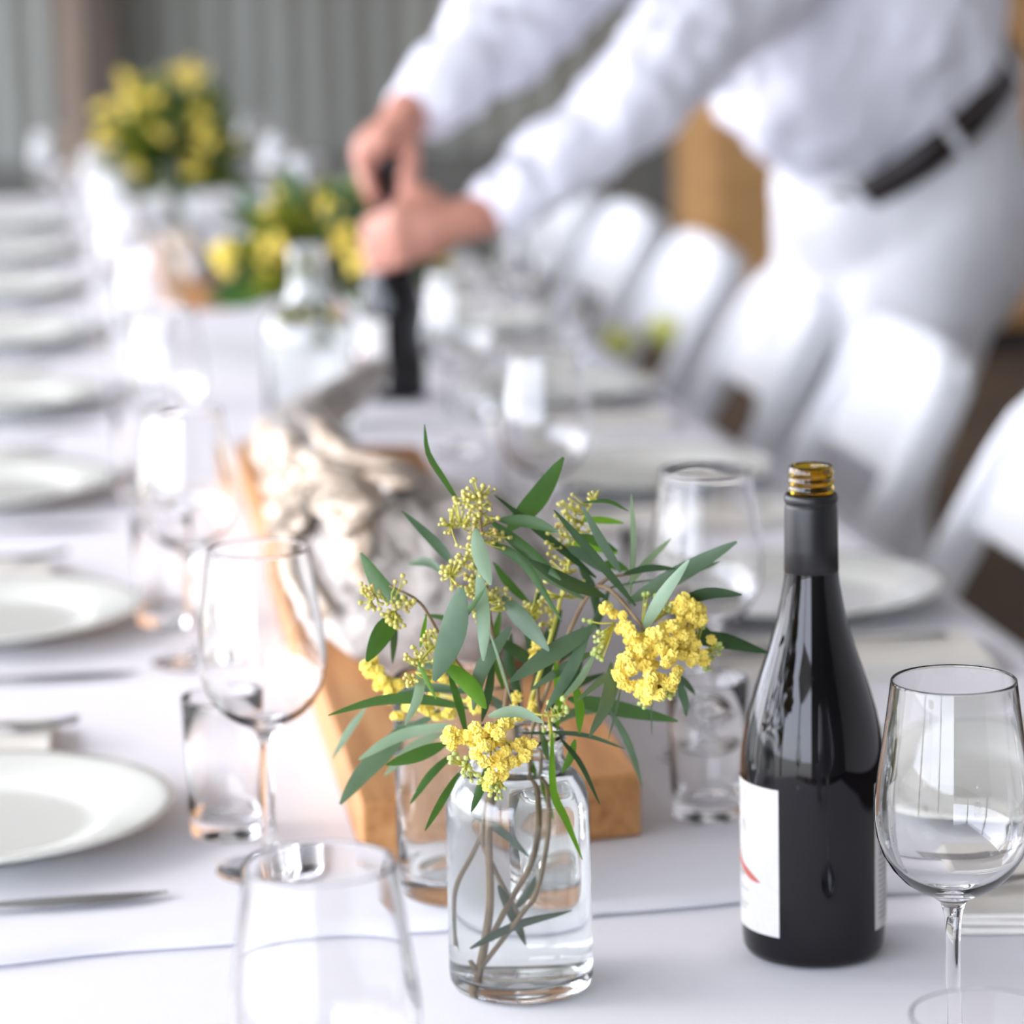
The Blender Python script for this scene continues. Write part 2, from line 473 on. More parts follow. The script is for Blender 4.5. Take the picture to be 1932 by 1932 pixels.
thin = MB().lathe([(0.0, 0.0004), (0.022, 0.0003), (0.0255, 0.0), (0.0270, 0.002), (0.0278, 0.010), (0.0302, 0.060), (0.0318, 0.1086), (0.0317, 0.1092), (0.0313, 0.1094), (0.0310, 0.1090), (0.0311, 0.1084),
                   (0.0295, 0.060), (0.0271, 0.010), (0.0262, 0.004), (0.0245, 0.0026), (0.0, 0.0026)], 72)
tag(thin.build('tumbler', M['glass'], loc=(0.376, 1.185, zt(1.0))), 'wider tumbler at the bottom right corner, only its rim in view', 'glass', 'water tumblers along the table')

# ------------------------------------------------------------------ plates, napkins, cutlery
pl_prof = [(0.0, 0.003), (0.060, 0.003), (0.068, 0.0), (0.076, 0.0005), (0.080, 0.004), (0.100, 0.0110), (0.122, 0.0165), (0.1290, 0.0180), (0.1302, 0.0192), (0.1292, 0.0205), (0.120, 0.0196),
           (0.100, 0.0150), (0.0925, 0.0132), (0.0885, 0.0118), (0.0855, 0.0095), (0.081, 0.0070), (0.070, 0.0062), (0.0, 0.0060)]
plate_me = MB().lathe(pl_prof, 72).mesh('plate'); plate_me.materials.append(M['china'])
lp = [(-0.062, 1.918), (-0.060, 2.515), (-0.063, 3.13), (-0.062, 3.745), (-0.064, 4.355), (-0.062, 4.965), (-0.062, 5.565), (-0.062, 6.165)]
rp_ = [(0.600, 1.845), (0.602, 2.437), (0.598, 3.025), (0.602, 3.62), (0.600, 4.27), (0.600, 4.87), (0.602, 5.47), (0.600, 6.07)]
for i, (x, y) in enumerate(lp):
    tag(link('dinner_plate', plate_me, loc=(x, y, zt(y))), 'empty white rimmed dinner plate, %s from the camera on the left side' % ORD[i], 'plate', 'white dinner plates')
for i, (x, y) in enumerate(rp_):
    tag(link('dinner_plate', plate_me, loc=(x, y, zt(y))), ('empty white dinner plate seen through the wine glass right of the bottle' if i == 0 else
        'empty white rimmed dinner plate, %s from the camera on the right side' % ORD[i]), 'plate', 'white dinner plates')

def slab(w, l, h, bow=0.0, seed=0, nx=8, ny=12):
    """soft folded cloth block"""
    b = MB()
    for k in range(3):
        z0, z1 = h * k / 3 + 0.0002 * k, h * (k + 0.93) / 3
        ins = 0.0012 * k
        vs, fs = [], []
        for zz in (z0, z1):
            for j in range(ny + 1):
                for i in range(nx + 1):
                    x = (i / nx - 0.5) * (w - 2 * ins); y = (j / ny - 0.5) * (l - 2 * ins)
                    vs.append((x, y, zz + (0.0012 * noise.noise(Vector((x * 30 + seed, y * 30, k))) if zz > 0.0005 else 0)))
        n1 = (nx + 1) * (ny + 1)
        for j in range(ny):
            for i in range(nx):
                a = j * (nx + 1) + i
                fs.append((a, a + nx + 1, a + nx + 2, a + 1)); fs.append((a + n1, a + 1 + n1, a + nx + 2 + n1, a + nx + 1 + n1))
        ring = [i for i in range(nx + 1)] + [j * (nx + 1) + nx for j in range(1, ny + 1)] + [ny * (nx + 1) + i for i in range(nx - 1, -1, -1)] + [j * (nx + 1) for j in range(ny - 1, 0, -1)]
        for q in range(len(ring)):
            a, c = ring[q], ring[(q + 1) % len(ring)]
            fs.append((a, c, c + n1, a + n1))
        b.add(vs, fs)
    return b
napkin_me = slab(0.11, 0.20, 0.011).mesh('napkin', smooth=False); napkin_me.materials.append(M['napkin'])

def fork_mesh():
    b = MB()
    path = [(0, -0.10, 0.002), (0, -0.06, 0.0035), (0, 0.0, 0.006), (0, 0.035, 0.0045), (0, 0.05, 0.004)]
    b.tube(spline(path, 14), [(0.0013, w) for w in lerp_list([0.0065, 0.005, 0.0032, 0.0045, 0.010], 14)], 10, up=(0, 0, 1))
    for k in range(4):
        x = (k - 1.5) * 0.0058
        b.tube(spline([(x * 0.9, 0.048, 0.004), (x, 0.062, 0.0025), (x, 0.08, 0.0035), (x * 0.98, 0.098, 0.0065)], 8), [(0.0009, w) for w in lerp_list([0.0022, 0.0019, 0.0007], 8)], 6, up=(0, 0, 1))
    return b.mesh('fork')
fork_me = fork_mesh(); fork_me.materials.append(M['steel'])
def knife_parts():
    b = MB()
    b.tube(spline([(0, -0.115, 0.0035), (0, -0.06, 0.004), (0, 0.0, 0.0035)], 10), [(0.0030, w) for w in lerp_list([0.0055, 0.0065, 0.006, 0.005], 10)], 10, up=(0, 0, 1))
    c = MB()
    c.tube(spline([(0, -0.004, 0.0035), (0.001, 0.05, 0.003), (0.001, 0.09, 0.0025), (-0.004, 0.118, 0.002)], 14), [(0.0007, w) for w in lerp_list([0.0045, 0.0085, 0.0095, 0.0075, 0.0015], 14)], 8, up=(0, 0, 1))
    return b.mesh('handle'), c.mesh('blade')
kh, kb = knife_parts()
for m_ in (kh, kb):
    m_.materials.append(M['steel'])
def knife(loc, rot, label):
    k = empty('table_knife', loc, label, 'knife', 'table knives', rot)
    link('handle', kh, parent=k); link('blade', kb, parent=k)
SIDE = {'l': 'left', 'r': 'right'}
for side, seq in (('l', lp), ('r', rp_)):
    for i, (x, y) in enumerate(seq):
        s = 1 if side == 'l' else -1
        zz = zt(y)
        if side == 'l':
            nx_, ny_ = x - 0.045, y + 0.205
            kx, ky = -0.06, y - 0.19
        else:
            nx_, ny_ = x - 0.004, y - 0.215
            kx, ky = 0.60, y + 0.165
        zz2 = zt(ny_)
        o = ORD[i]
        tag(link('napkin', napkin_me, loc=(nx_, ny_, zz2), rot=(0, 0, PI / 2 + (0.06 if i % 2 else (0.22 if side == 'r' and i == 0 else -0.04)) * s)),
            'folded cream napkin, %s from the camera on the %s side' % (o, SIDE[side]), 'napkin', 'folded napkins')
        tag(link('fork', fork_me, loc=(nx_ + 0.02 * s, ny_ + 0.008, zz2 + 0.0122), rot=(0, 0, -s * PI / 2 + (0.12 if i % 2 else -0.05))),
            'steel fork lying on the %s napkin of the %s side' % (o, SIDE[side]), 'fork', 'steel forks')
        if side == 'l' and i == 0:
            knife((-0.062, 1.757, zt(1.757)), -PI / 2 + 0.02, 'steel table knife lying on the cloth in front of the nearest left plate')
        else:
            knife((kx, ky, zt(ky)), -s * PI / 2, 'steel table knife beside the %s plate of the %s side' % (o, SIDE[side]))

# ------------------------------------------------------------------ wine bottles
def arc_patch(r_, a0, a1, z0, z1, n=20, nz=1, t=0.0):
    vs, fs = [], []
    for j in range(nz + 1):
        z = z0 + (z1 - z0) * j / nz
        for i in range(n + 1):
            a = a0 + (a1 - a0) * i / n
            vs.append((r_ * math.cos(a), r_ * math.sin(a), z))
    for j in range(nz):
        for i in range(n):
            a = j * (n + 1) + i
            fs.append((a, a + 1, a + n + 2, a + n + 1))
    return vs, fs
def make_bottle(loc, rot, label, capped=False):
    b = empty('wine_bottle', loc, label, 'bottle', 'red wine bottles', rot)
    prof = [(0.0, 0.004), (0.020, 0.003), (0.033, 0.0), (0.0375, 0.0012), (0.0392, 0.005), (0.0397, 0.012), (0.0399, 0.03), (0.0399, 0.098), (0.0397, 0.108), (0.0388, 0.117), (0.0372, 0.127), (0.0350, 0.137),
            (0.0315, 0.149), (0.0276, 0.1608), (0.0238, 0.172), (0.0211, 0.1816), (0.0187, 0.190), (0.0169, 0.199), (0.0153, 0.208), (0.0145, 0.216), (0.0140, 0.225), (0.0137, 0.245), (0.0, 0.245)]
    MB().lathe(prof, 72).build('body', M['bottle'], b)
    nk = [(0.0095, 0.2455), (0.0128, 0.2455), (0.0128, 0.2535), (0.0120, 0.2550), (0.0119, 0.2580), (0.0127, 0.2592), (0.0127, 0.2604), (0.0119, 0.2616), (0.0119, 0.2628), (0.0127, 0.2640), (0.0127, 0.2650),
          (0.0119, 0.2662), (0.0119, 0.2675), (0.0126, 0.2686), (0.0126, 0.2696), (0.0120, 0.2708), (0.0119, 0.2722), (0.0112, 0.2728), (0.0101, 0.2724), (0.0097, 0.2712), (0.0095, 0.2455)]
    MB().lathe(nk, 48).build('mouth', M['amber'], b)
    cp = [(0.0147, 0.2145), (0.0149, 0.2147), (0.0146, 0.228), (0.0143, 0.2500), (0.0141, 0.2512), (0.0138, 0.2514), (0.0138, 0.2522), (0.0143, 0.2526), (0.0146, 0.2540), (0.0146, 0.2552), (0.0143, 0.2566), (0.0136, 0.2574), (0.0129, 0.2574), (0.0129, 0.2455), (0.0139, 0.2455), (0.0142, 0.2255), (0.0147, 0.2145)]
    MB().lathe(cp, 48).build('capsule', M['capsule'], b)
    if capped:
        MB().lathe([(0.0, 0.3005), (0.0142, 0.3005), (0.0147, 0.2995), (0.0147, 0.2585), (0.0131, 0.2585), (0.0131, 0.2975), (0.0, 0.2975)], 32).build('screw_cap', M['capsule'], b)
    # angles measured from the side that faces the camera (local -Y), anticlockwise seen from above
    A = lambda deg: -PI / 2 + math.radians(deg)
    lab = MB().add(*arc_patch(0.0402, A(-140), A(-27.5), 0.0172, 0.1005, 40)).build('front_label', M['paper'], b, recalc=False)
    stroke = []
    v, fc = [], []
    for i in range(13):                                   # red brush stroke
        t = i / 12
        a = A(-108 + 62 * t); z = 0.0655 - 0.019 * t - 0.003 * math.sin(t * 3)
        h = 0.0060 * (1 - t) ** 0.7 * (0.8 + 0.3 * math.sin(9 * t)) + 0.0002
        v += [(0.04035 * math.cos(a), 0.04035 * math.sin(a), z - h), (0.04035 * math.cos(a), 0.04035 * math.sin(a), z + h)]
    fc = [(2 * i, 2 * i + 2, 2 * i + 3, 2 * i + 1) for i in range(12)]
    MB().add(v, fc).build('brush_stroke', M['ink_red'], lab, recalc=False)['label'] = 'red brush stroke'
    rg = random.Random(4)
    pr = MB()                                             # faint feathery drawing and small lines of type
    for k in range(9):
        a = A(-100 + 36 * rg.random()); z = 0.070 + 0.022 * rg.random()
        pr.add(*arc_patch(0.04032, a, a + 0.02, z, z + 0.009 * rg.random() + 0.002, 2))
    for row, (z, a0, a1) in enumerate(((0.046, -104, -72), (0.0385, -104, -62), (0.030, -100, -66), (0.0275, -100, -66))):
        a = a0
        while a < a1:
            w = 2 + 3 * rg.random()
            pr.add(*arc_patch(0.04032, A(a), A(a + w), z, z + (0.0028 if row < 1 else 0.0012), 2)); a += w + 1.6
    pr.build('print', M['ink_faint'], lab, recalc=False)
    back = MB().add(*arc_patch(0.0402, A(56.5), A(135), 0.0172, 0.1005, 30)).build('back_label', M['paper'], b, recalc=False)
    pr = MB()
    for row in range(17):
        z = 0.0225 + row * 0.0030
        a = 63
        if row in (12, 13):
            pr.add(*arc_patch(0.04032, A(64), A(70), z, z + 0.0024, 3)); a = 74
        while a < 122:
            w = 2 + 4 * rg.random()
            pr.add(*arc_patch(0.04032, A(a), A(a + w), z, z + 0.0012, 2)); a += w + 1.3
    pr.build('print', M['ink'], back, recalc=False)
    return b
bx, by = 0.4061, 1.5935
view = math.atan2(bx, by)                                  # direction from which the photograph sees it
make_bottle((bx, by, ZN), -view, 'open dark red wine bottle with black neck sleeve, in focus beside the flowers')
make_bottle((0.4186, 3.68, ZF), -math.atan2(0.4186, 3.68) + 0.25, 'dark wine bottle being opened by the leaning person, far down the table', True)

# ------------------------------------------------------------------ jars and carafe
def jar(loc, label, water=0.1):
    j = empty('glass_jar', loc, label, 'jar', 'clear glass jars holding wattle')
    p = [(0.0, 0.003), (0.026, 0.002), (0.033, 0.0), (0.0372, 0.0016), (0.0388, 0.006), (0.0391, 0.012), (0.0388, 0.06), (0.0386, 0.099), (0.0380, 0.106), (0.0360, 0.1125), (0.0320, 0.1180), (0.0280, 0.1220), (0.0258, 0.1262),
         (0.0252, 0.131), (0.0252, 0.1335), (0.0268, 0.1350), (0.0270, 0.1385), (0.0262, 0.1402), (0.0248, 0.1405), (0.0235, 0.1395), (0.0226, 0.1355), (0.0226, 0.1270), (0.0250, 0.1205),
         (0.0290, 0.1160), (0.0330, 0.1110), (0.0350, 0.1050), (0.0357, 0.098), (0.0360, 0.06), (0.0362, 0.016), (0.0350, 0.0105), (0.030, 0.0080), (0.0, 0.0085)]
    MB().lathe(p, 72).build('jar_body', M['jar_glass'], j)
    if water:
        wp = [(0.0, 0.0080), (0.0300, 0.0076), (0.0352, 0.0102), (0.0366, 0.0160), (0.0364, 0.06), (0.0361, 0.098), (0.0354, 0.1052), (0.0334, 0.1114), (0.0294, 0.1164), (0.0258, 0.1204), (0.0240, 0.1196), (0.0, 0.1194)]
        MB().lathe(wp, 64).build('water', M['water'], j)
    return j
jar((0.2377, 1.5707, ZN), 'clear shouldered jar holding wattle stems, nearest and in focus', 0.098)
def tall_jar(loc, label):
    j = empty('glass_jar', loc, label, 'jar', 'clear glass jars holding wattle')
    p = [(0.0, 0.004), (0.028, 0.002), (0.034, 0.0), (0.0376, 0.002), (0.0386, 0.008), (0.0382, 0.060), (0.0380, 0.128), (0.0374, 0.1300), (0.0362, 0.1298), (0.0356, 0.128), (0.0358, 0.060), (0.0358, 0.018), (0.033, 0.0125), (0.0, 0.0125)]
    MB().lathe(p, 64).build('jar_body', M['jar_glass'], j)
    return j
tall_jar((0.2285, 1.7335, ZF), 'straight clear jar standing behind the focused jar, before the timber board')
jar((0.268, 6.05, ZF), 'clear jar under the farthest wattle bunch, near the end of the table', 0.09)
jar((0.385, 4.09, ZF), 'clear jar under the middle wattle bunch, behind the clear carafe', 0.09)
cb = MB().lathe([(0.0, 0.004), (0.03, 0.003), (0.044, 0.0), (0.0505, 0.003), (0.0525, 0.010), (0.0525, 0.105), (0.0515, 0.118), (0.0475, 0.130), (0.039, 0.1400), (0.0295, 0.1475), (0.0235, 0.156), (0.0215, 0.166), (0.0205, 0.190),
                 (0.0203, 0.200), (0.0225, 0.2025), (0.0225, 0.2085), (0.0212, 0.2105), (0.0190, 0.2100), (0.0180, 0.205), (0.0180, 0.165), (0.0200, 0.155), (0.0265, 0.1440), (0.0365, 0.1360), (0.0445, 0.127), (0.0482, 0.116), (0.0490, 0.104), (0.0490, 0.013), (0.045, 0.0085), (0.0, 0.0090)], 64)
tag(cb.build('water_carafe', M['jar_glass'], loc=(0.300, 3.475, ZF)), 'clear glass carafe with a narrow neck, standing behind the bark log', 'carafe')

# ------------------------------------------------------------------ timber boards and bark logs
def board(pts, h, label, loc):
    b = MB()
    P = [Vector((p[0] - loc[0], p[1] - loc[1], 0)) for p in pts]
    b.add(P + [p + Vector((0, 0, h)) for p in P], [(3, 2, 1, 0), (4, 5, 6, 7), (0, 1, 5, 4), (1, 2, 6, 5), (2, 3, 7, 6), (3, 0, 4, 7)])
    return tag(bevel(b.build('timber_board', M['board'], loc=loc, smooth=False), 0.0015, 2), label, 'board', 'timber boards under the bark')
board([(0.176, 1.793), (0.353, 1.817), (0.375, 3.09), (0.192, 3.17)], 0.040, 'thick orange timber board lying under the large bark log, behind the jars', (0.27, 2.45, ZF))
board([(0.205, 4.66), (0.285, 4.66), (0.29, 5.55), (0.21, 5.57)], 0.022, 'orange timber board lying under the far bark log, beyond the middle flowers', (0.255, 5.15, ZF))

def log_mesh(sec, seed, zb):
    """bark log: irregular fissured cross sections along the table"""
    n, m = 72, 150
    Y = np.array([s[0] for s in sec])
    ys = np.linspace(Y[0], Y[-1], m)
    cx = np.interp(ys, Y, [s[1] for s in sec]); hw = np.interp(ys, Y, [s[2] for s in sec]); hh = np.interp(ys, Y, [s[3] for s in sec])
    vs, fs = [], []
    for i in range(m):
        for k in range(n):
            th = 2 * PI * k / n
            c, s = math.cos(th), math.sin(th)
            p = Vector((c * 2.2 + seed, ys[i] * 5.0, s * 2.2))
            d = 1 + 0.15 * noise.noise(p) + 0.07 * noise.noise(Vector((c * 6, ys[i] * 6, s * 6 + seed))) + 0.05 * noise.noise(Vector((c * 14 + seed, ys[i] * 12, s * 14))) 
            rd = -abs(noise.noise(Vector((th * 5.0 + 0.7 * math.sin(ys[i] * 8), ys[i] * 4, seed)))) * 0.14
            d += rd
            x = cx[i] + hw[i] * d * c
            z = zb + hh[i] * 0.5 + hh[i] * 0.5 * d * s
            if z < zb + 0.001:
                z = zb + 0.001
            vs.append((x, ys[i], z))
    for i in range(m - 1):
        for k in range(n):
            k2 = (k + 1) % n
            fs.append((i * n + k, (i + 1) * n + k, (i + 1) * n + k2, i * n + k2))
    fs.append(tuple(range(n))); fs.append(tuple((m - 1) * n + k for k in range(n))[::-1])
    return vs, fs
def bark_log(loc, sec, seed, label, flakes=34):
    e = empty('bark_log', loc, label, 'log')
    vs, fs = log_mesh([(a - loc[1], b - loc[0], c, d) for a, b, c, d in sec], seed, 0.0)
    link('trunk', new_mesh('trunk', vs, fs, recalc=True), M['bark'], e)
    rg = random.Random(seed)
    Y = [s[0] for s in sec]
    for k in range(flakes):                               # strips of peeling bark
        y = 0.0
        th = rg.uniform(PI * 0.48, PI * 0.98)
        L_ = rg.uniform(0.14, 0.34); w = rg.uniform(0.008, 0.022)
        y = sec[0][0] + L_ / 2 + 0.005 + rg.random() * max(0.02, sec[-2][0] - sec[0][0] - L_ - 0.02)
        b = MB(); v, fc = [], []
        lift = rg.uniform(0.0005, 0.004)
        for i in range(9):
            t = i / 8
            yy = y + L_ * (t - 0.5)
            cx_ = np.interp(yy, Y, [s[1] for s in sec]); hw_ = np.interp(yy, Y, [s[2] for s in sec]); hh_ = np.interp(yy, Y, [s[3] for s in sec])
            for q in (-1, 0, 1):
                a = th + q * w / 0.09 * (0.4 + 0.6 * math.sin(PI * (0.1 + 0.85 * t))) + 0.25 * noise.noise(Vector((k, yy * 8, 0)))
                rr = 1.04 + (lift + 0.006 * abs(t - 0.5) ** 2 * 4 + 0.001 * q * q * (-1) ** k) / hw_
                v.append((cx_ + hw_ * rr * math.cos(a) - loc[0], yy - loc[1], max(0.002, hh_ * 0.5 + hh_ * 0.5 * rr * math.sin(a))))
        for i in range(8):
            for q in range(2):
                a = i * 3 + q
                fc.append((a, a + 1, a + 4, a + 3))
        o = b.add(v, fc).build('bark_strip', M['bark_inner'], e, recalc=False)
        mm = o.modifiers.new('thickness', 'SOLIDIFY'); mm.thickness = 0.0016
    return e
near_log = bark_log((0.27, 2.10, ZF + 0.0405), [(2.08, 0.262, 0.060, 0.06), (2.12, 0.266, 0.082, 0.082), (2.22, 0.272, 0.096, 0.096), (2.35, 0.275, 0.100, 0.094), (2.45, 0.268, 0.088, 0.088), (2.54, 0.246, 0.060, 0.086), (2.66, 0.238, 0.046, 0.082), (2.85, 0.238, 0.042, 0.076), (3.0, 0.245, 0.034, 0.066), (3.08, 0.25, 0.026, 0.05)], 3.1,
         'shaggy grey and cream paperbark log lying on the near timber board, lit from the left', 26)
stick = MB()
sp = spline([(-0.020, 0.93, 0.040), (0.012, 1.02, 0.038), (0.052, 1.14, 0.036), (0.088, 1.255, 0.040)], 40)
stick.tube(sp, [0.026 * (1 - 0.3 * i / 39) for i in range(40)], 24)
for q, v in enumerate(stick.v):
    stick.v[q] = v + Vector((noise.noise(v * 40), noise.noise(v * 40 + Vector((9, 0, 0))), noise.noise(v * 40 + Vector((0, 9, 0))))) * 0.005
stick.build('branch', M['bark'], near_log)
bark_log((0.255, 4.85, ZF + 0.0225), [(4.82, 0.247, 0.018, 0.025), (4.9, 0.25, 0.027, 0.034), (5.1, 0.252, 0.030, 0.038), (5.3, 0.25, 0.028, 0.036), (5.42, 0.25, 0.022, 0.03), (5.52, 0.25, 0.014, 0.02)], 8.3,
         'smaller paperbark log on the far timber board, beyond the middle flowers', 6)

# ------------------------------------------------------------------ wattle bunch in the nearest jar
def leaf_mesh(name, pts, w, side, n=10, fold=0.25, blunt=0.75):
    """lance-shaped blade along pts; side = blade direction at the middle"""
    P = spline(pts, n)
    v, fc = [], []
    for i, p in enumerate(P):
        t = i / (n - 1)
        tg = (P[min(i + 1, n - 1)] - P[max(i - 1, 0)]).normalized()
        s = side - tg * side.dot(tg); s.normalize()
        nr = tg.cross(s)
        hw = 0.5 * w * max(0.05, math.sin(PI * min(1, 0.04 + 0.94 * t ** 0.9)) ** blunt)
        v += [p + s * hw + nr * hw * fold, p, p - s * hw + nr * hw * fold]
    for i in range(n - 1):
        for q in range(2):
            a = i * 3 + q
            fc.append((a, a + 1, a + 4, a + 3))
    return new_mesh(name, v, fc)

YJ = 1.571
bq = empty('wattle_bouquet', (0.2377, YJ, ZN + 0.012), 'loose bunch of wattle with green leaves and yellow blossom in the nearest jar', 'bouquet')
BO = Vector(bq.location)
rg = random.Random(11)
PXM = 1.62 / FPX                                         # metres per pixel at the bunch
# leaves measured on the plant: points from base to tip, width, kind, depth of base and tip (m, + is away)
LV = [
 ([(870,955),(838,905),(808,855),(801,800)],11,'g',.01,.0), ([(958,1003),(1012,945),(1063,863)],40,'g',.02,.0), ([(1125,1090),(1030,1010),(933,934)],15,'d',.0,.01),
 ([(940,981),(1000,985),(1054,1004)],23,'g',.0,-.02), ([(926,983),(996,1041),(1058,1094)],23,'g',.0,-.03), ([(919,1022),(984,1058),(1060,1172)],16,'g',-.01,-.03),
 ([(931,1025),(1010,1072),(1105,1132)],20,'y',.0,.0), ([(1142,1126),(1070,1098),(996,1055)],25,'d',-.01,-.03), ([(896,997),(907,1050),(926,1104)],28,'p',-.02,-.05),
 ([(903,1075),(911,1160),(912,1247)],24,'p',-.02,-.05), ([(830,1197),(878,1158),(917,1107)],11,'g',-.03,-.04), ([(758,1139),(716,1105),(680,1043)],32,'g',.0,.02),
 ([(854,1064),(819,1024),(758,964)],19,'d',.02,.03), ([(838,1083),(805,1060),(770,1064)],18,'d',.05,.09), ([(746,1160),(722,1195),(692,1248)],36,'g',.0,-.02),
 ([(743,1165),(745,1205),(741,1252)],15,'d',.03,.04), ([(870,1108),(850,1200),(819,1285)],42,'y',-.03,-.05), ([(793,1222),(800,1190),(805,1158)],9,'b',-.02,-.02),
 ([(788,1247),(806,1285),(823,1319)],9,'b',-.03,-.04), ([(795,1242),(790,1310),(764,1368)],18,'p',-.02,-.04), ([(838,1250),(885,1290),(917,1337)],28,'b',-.03,-.06),
 ([(848,1270),(868,1330),(881,1390)],14,'g',-.03,-.05), ([(888,1306),(814,1298),(750,1307)],17,'d',.0,.02), ([(883,1337),(790,1321),(710,1325),(619,1350)],24,'g',-.01,-.02),
 ([(762,1370),(735,1412),(683,1466),(642,1518)],42,'y',.02,.03), ([(852,1368),(755,1390),(676,1434)],25,'p',.01,.02), ([(836,1382),(780,1415),(726,1464)],28,'p',.05,.06),
 ([(842,1404),(790,1425),(729,1443)],27,'g',-.01,-.02), ([(690,1335),(655,1385),(626,1434)],15,'p',.08,.10), ([(857,1420),(812,1462),(774,1517)],14,'g',-.01,-.02),
 ([(866,1458),(834,1512),(802,1567)],15,'g',-.03,-.05), ([(928,1432),(908,1485),(889,1532)],17,'g',-.05,-.055), ([(921,1351),(975,1343),(1026,1364)],21,'p',-.05,-.06),
 ([(964,1182),(909,1263),(893,1340)],26,'y',-.03,-.04), ([(921,1185),(943,1250),(967,1330)],5,'p',-.05,-.05), ([(931,1250),(922,1310),(909,1362)],17,'d',-.02,-.03),
 ([(1125,1180),(1040,1232),(962,1286)],28,'y',-.02,-.05), ([(1114,1177),(1075,1265),(1030,1341)],19,'y',-.02,-.05), ([(1122,1228),(1060,1262),(1000,1303)],15,'y',-.02,-.04),
 ([(1122,1234),(1095,1282),(1058,1321)],13,'p',-.03,-.05), ([(1176,1257),(1135,1285),(1088,1323)],15,'y',-.03,-.05), ([(1154,1250),(1148,1305),(1128,1352)],21,'y',-.03,-.05),
 ([(1171,1245),(1150,1320),(1112,1390)],25,'y',-.02,-.05), ([(1174,1285),(1162,1345),(1147,1398)],5,'y',-.01,-.02), ([(1071,1318),(1159,1338),(1279,1361)],32,'g',.0,.0),
 ([(1148,1335),(1185,1400),(1212,1482)],14,'y',.0,.0), ([(1226,1280),(1230,1334)],11,'y',-.01,-.01), ([(1228,1300),(1230,1393)],3,'y',-.01,-.01),
 ([(1270,1274),(1288,1312),(1295,1352)],15,'d',.0,.0), ([(1273,1271),(1292,1288),(1312,1311)],13,'d',.01,.02), ([(1279,1203),(1360,1206),(1448,1231)],26,'d',.0,.0),
 ([(1299,1177),(1322,1182),(1346,1197)],15,'d',.02,.03), ([(1253,1159),(1327,1124),(1400,1122)],27,'d',-.02,-.03), ([(1185,1137),(1285,1082),(1390,1022)],34,'y',.0,-.01),
 ([(1310,1080),(1360,1060)],9,'y',.01,.02), ([(1176,1083),(1225,1072),(1275,1073)],13,'d',-.01,-.01), ([(1211,1193),(1247,1128),(1300,1056)],21,'p',-.03,-.05),
 ([(1182,1108),(1222,1060),(1267,1016)],15,'p',.0,.02), ([(1191,1122),(1196,1021),(1191,931)],12,'p',.0,.0), ([(1171,1080),(1137,1026),(1097,952)],17,'y',-.01,-.01),
 ([(1199,1143),(1114,1043),(1045,962)],16,'d',-.02,-.03), ([(1100,948),(1148,946),(1187,965)],7,'g',.0,.0), ([(1094,981),(1135,983),(1177,987)],14,'b',.02,.03),
 ([(1068,1029),(1118,1030),(1165,1045)],24,'b',.02,.04), ([(1094,1009),(1130,1022),(1166,1040)],17,'g',.01,.02), ([(1137,1063),(1162,1066),(1187,1076)],17,'g',.02,.03),
 ([(1071,1032),(1108,1050),(1140,1080)],21,'y',.0,.0), ([(1137,1112),(1190,1100),(1246,1092)],4,'y',.0,.0), ([(947,1127),(985,1170),(1036,1228)],32,'y',-.01,-.04),
 ([(1042,1385),(1045,1492),(1068,1545),(1099,1622)],15,'b',-.045,-.06), ([(1085,1395),(1076,1430),(1060,1459)],15,'b',-.03,-.03), ([(1085,1290),(1094,1335),(1093,1384)],18,'b',-.03,-.04),
 ([(1048,1248),(1056,1310),(1051,1380)],17,'b',-.03,-.04), ([(1024,1385),(1028,1410),(1034,1435)],11,'g',-.04,-.045), ([(1056,1391),(1096,1441),(1132,1518)],10,'d',-.03,-.04),
 ([(985,1383),(1095,1386),(1180,1413)],9,'d',-.03,-.04), ([(1003,1300),(1040,1250),(1100,1215)],20,'d',.02,.03), ([(985,1320),(960,1260),(965,1195)],22,'d',.03,.04),
 ([(1010,1310),(1030,1220),(1060,1150)],24,'d',.03,.05), ([(1005,1250),(1000,1180),(1020,1110)],20,'d',.03,.05), ([(950,1300),(935,1220),(945,1150)],20,'g',.03,.05),
 ([(1060,1320),(1090,1260),(1100,1180)],22,'d',.04,.05), ([(980,1360),(940,1330),(880,1290)],18,'d',.03,.05), ([(1090,1060),(1120,1120),(1130,1190)],17,'d',.03,.04),
 ([(1035,1340),(1070,1300),(1140,1270)],18,'d',.02,.03), ([(930,1200),(990,1240),(1040,1290)],22,'d',.02,.02), ([(1000,1140),(960,1100),(930,1060)],16,'g',.03,.04),
 ([(1150,1110),(1120,1180),(1060,1230)],16,'d',.03,.03), ([(870,1200),(845,1170),(800,1160)],12,'g',.02,.03), ([(880,1290),(830,1260),(770,1255)],12,'y',.04,.05),
 ([(1020,1380),(1080,1345),(1150,1340)],16,'y',.03,.04), ([(830,1340),(790,1365),(740,1372)],14,'y',.05,.07),
 # below the rim, seen through the jar
 ([(915,1530),(955,1560),(992,1606)],14,'d',.01,.0), ([(950,1660),(972,1715),(989,1771)],16,'d',.0,.0), ([(900,1785),(980,1735),(1060,1712)],15,'d',-.01,-.01), ([(1006,1436),(1014,1490),(1026,1540)],11,'b',.0,.0),
 ([(975,1700),(990,1670),(1000,1640)],12,'d',.01,.01), ([(893,1700),(884,1740),(888,1790)],7,'y',.01,.0),
]
KIND = {'g': 'leaf', 'd': 'leaf_dark', 'b': 'leaf_bright', 'p': 'leaf_pale', 'y': 'leaf_grey'}
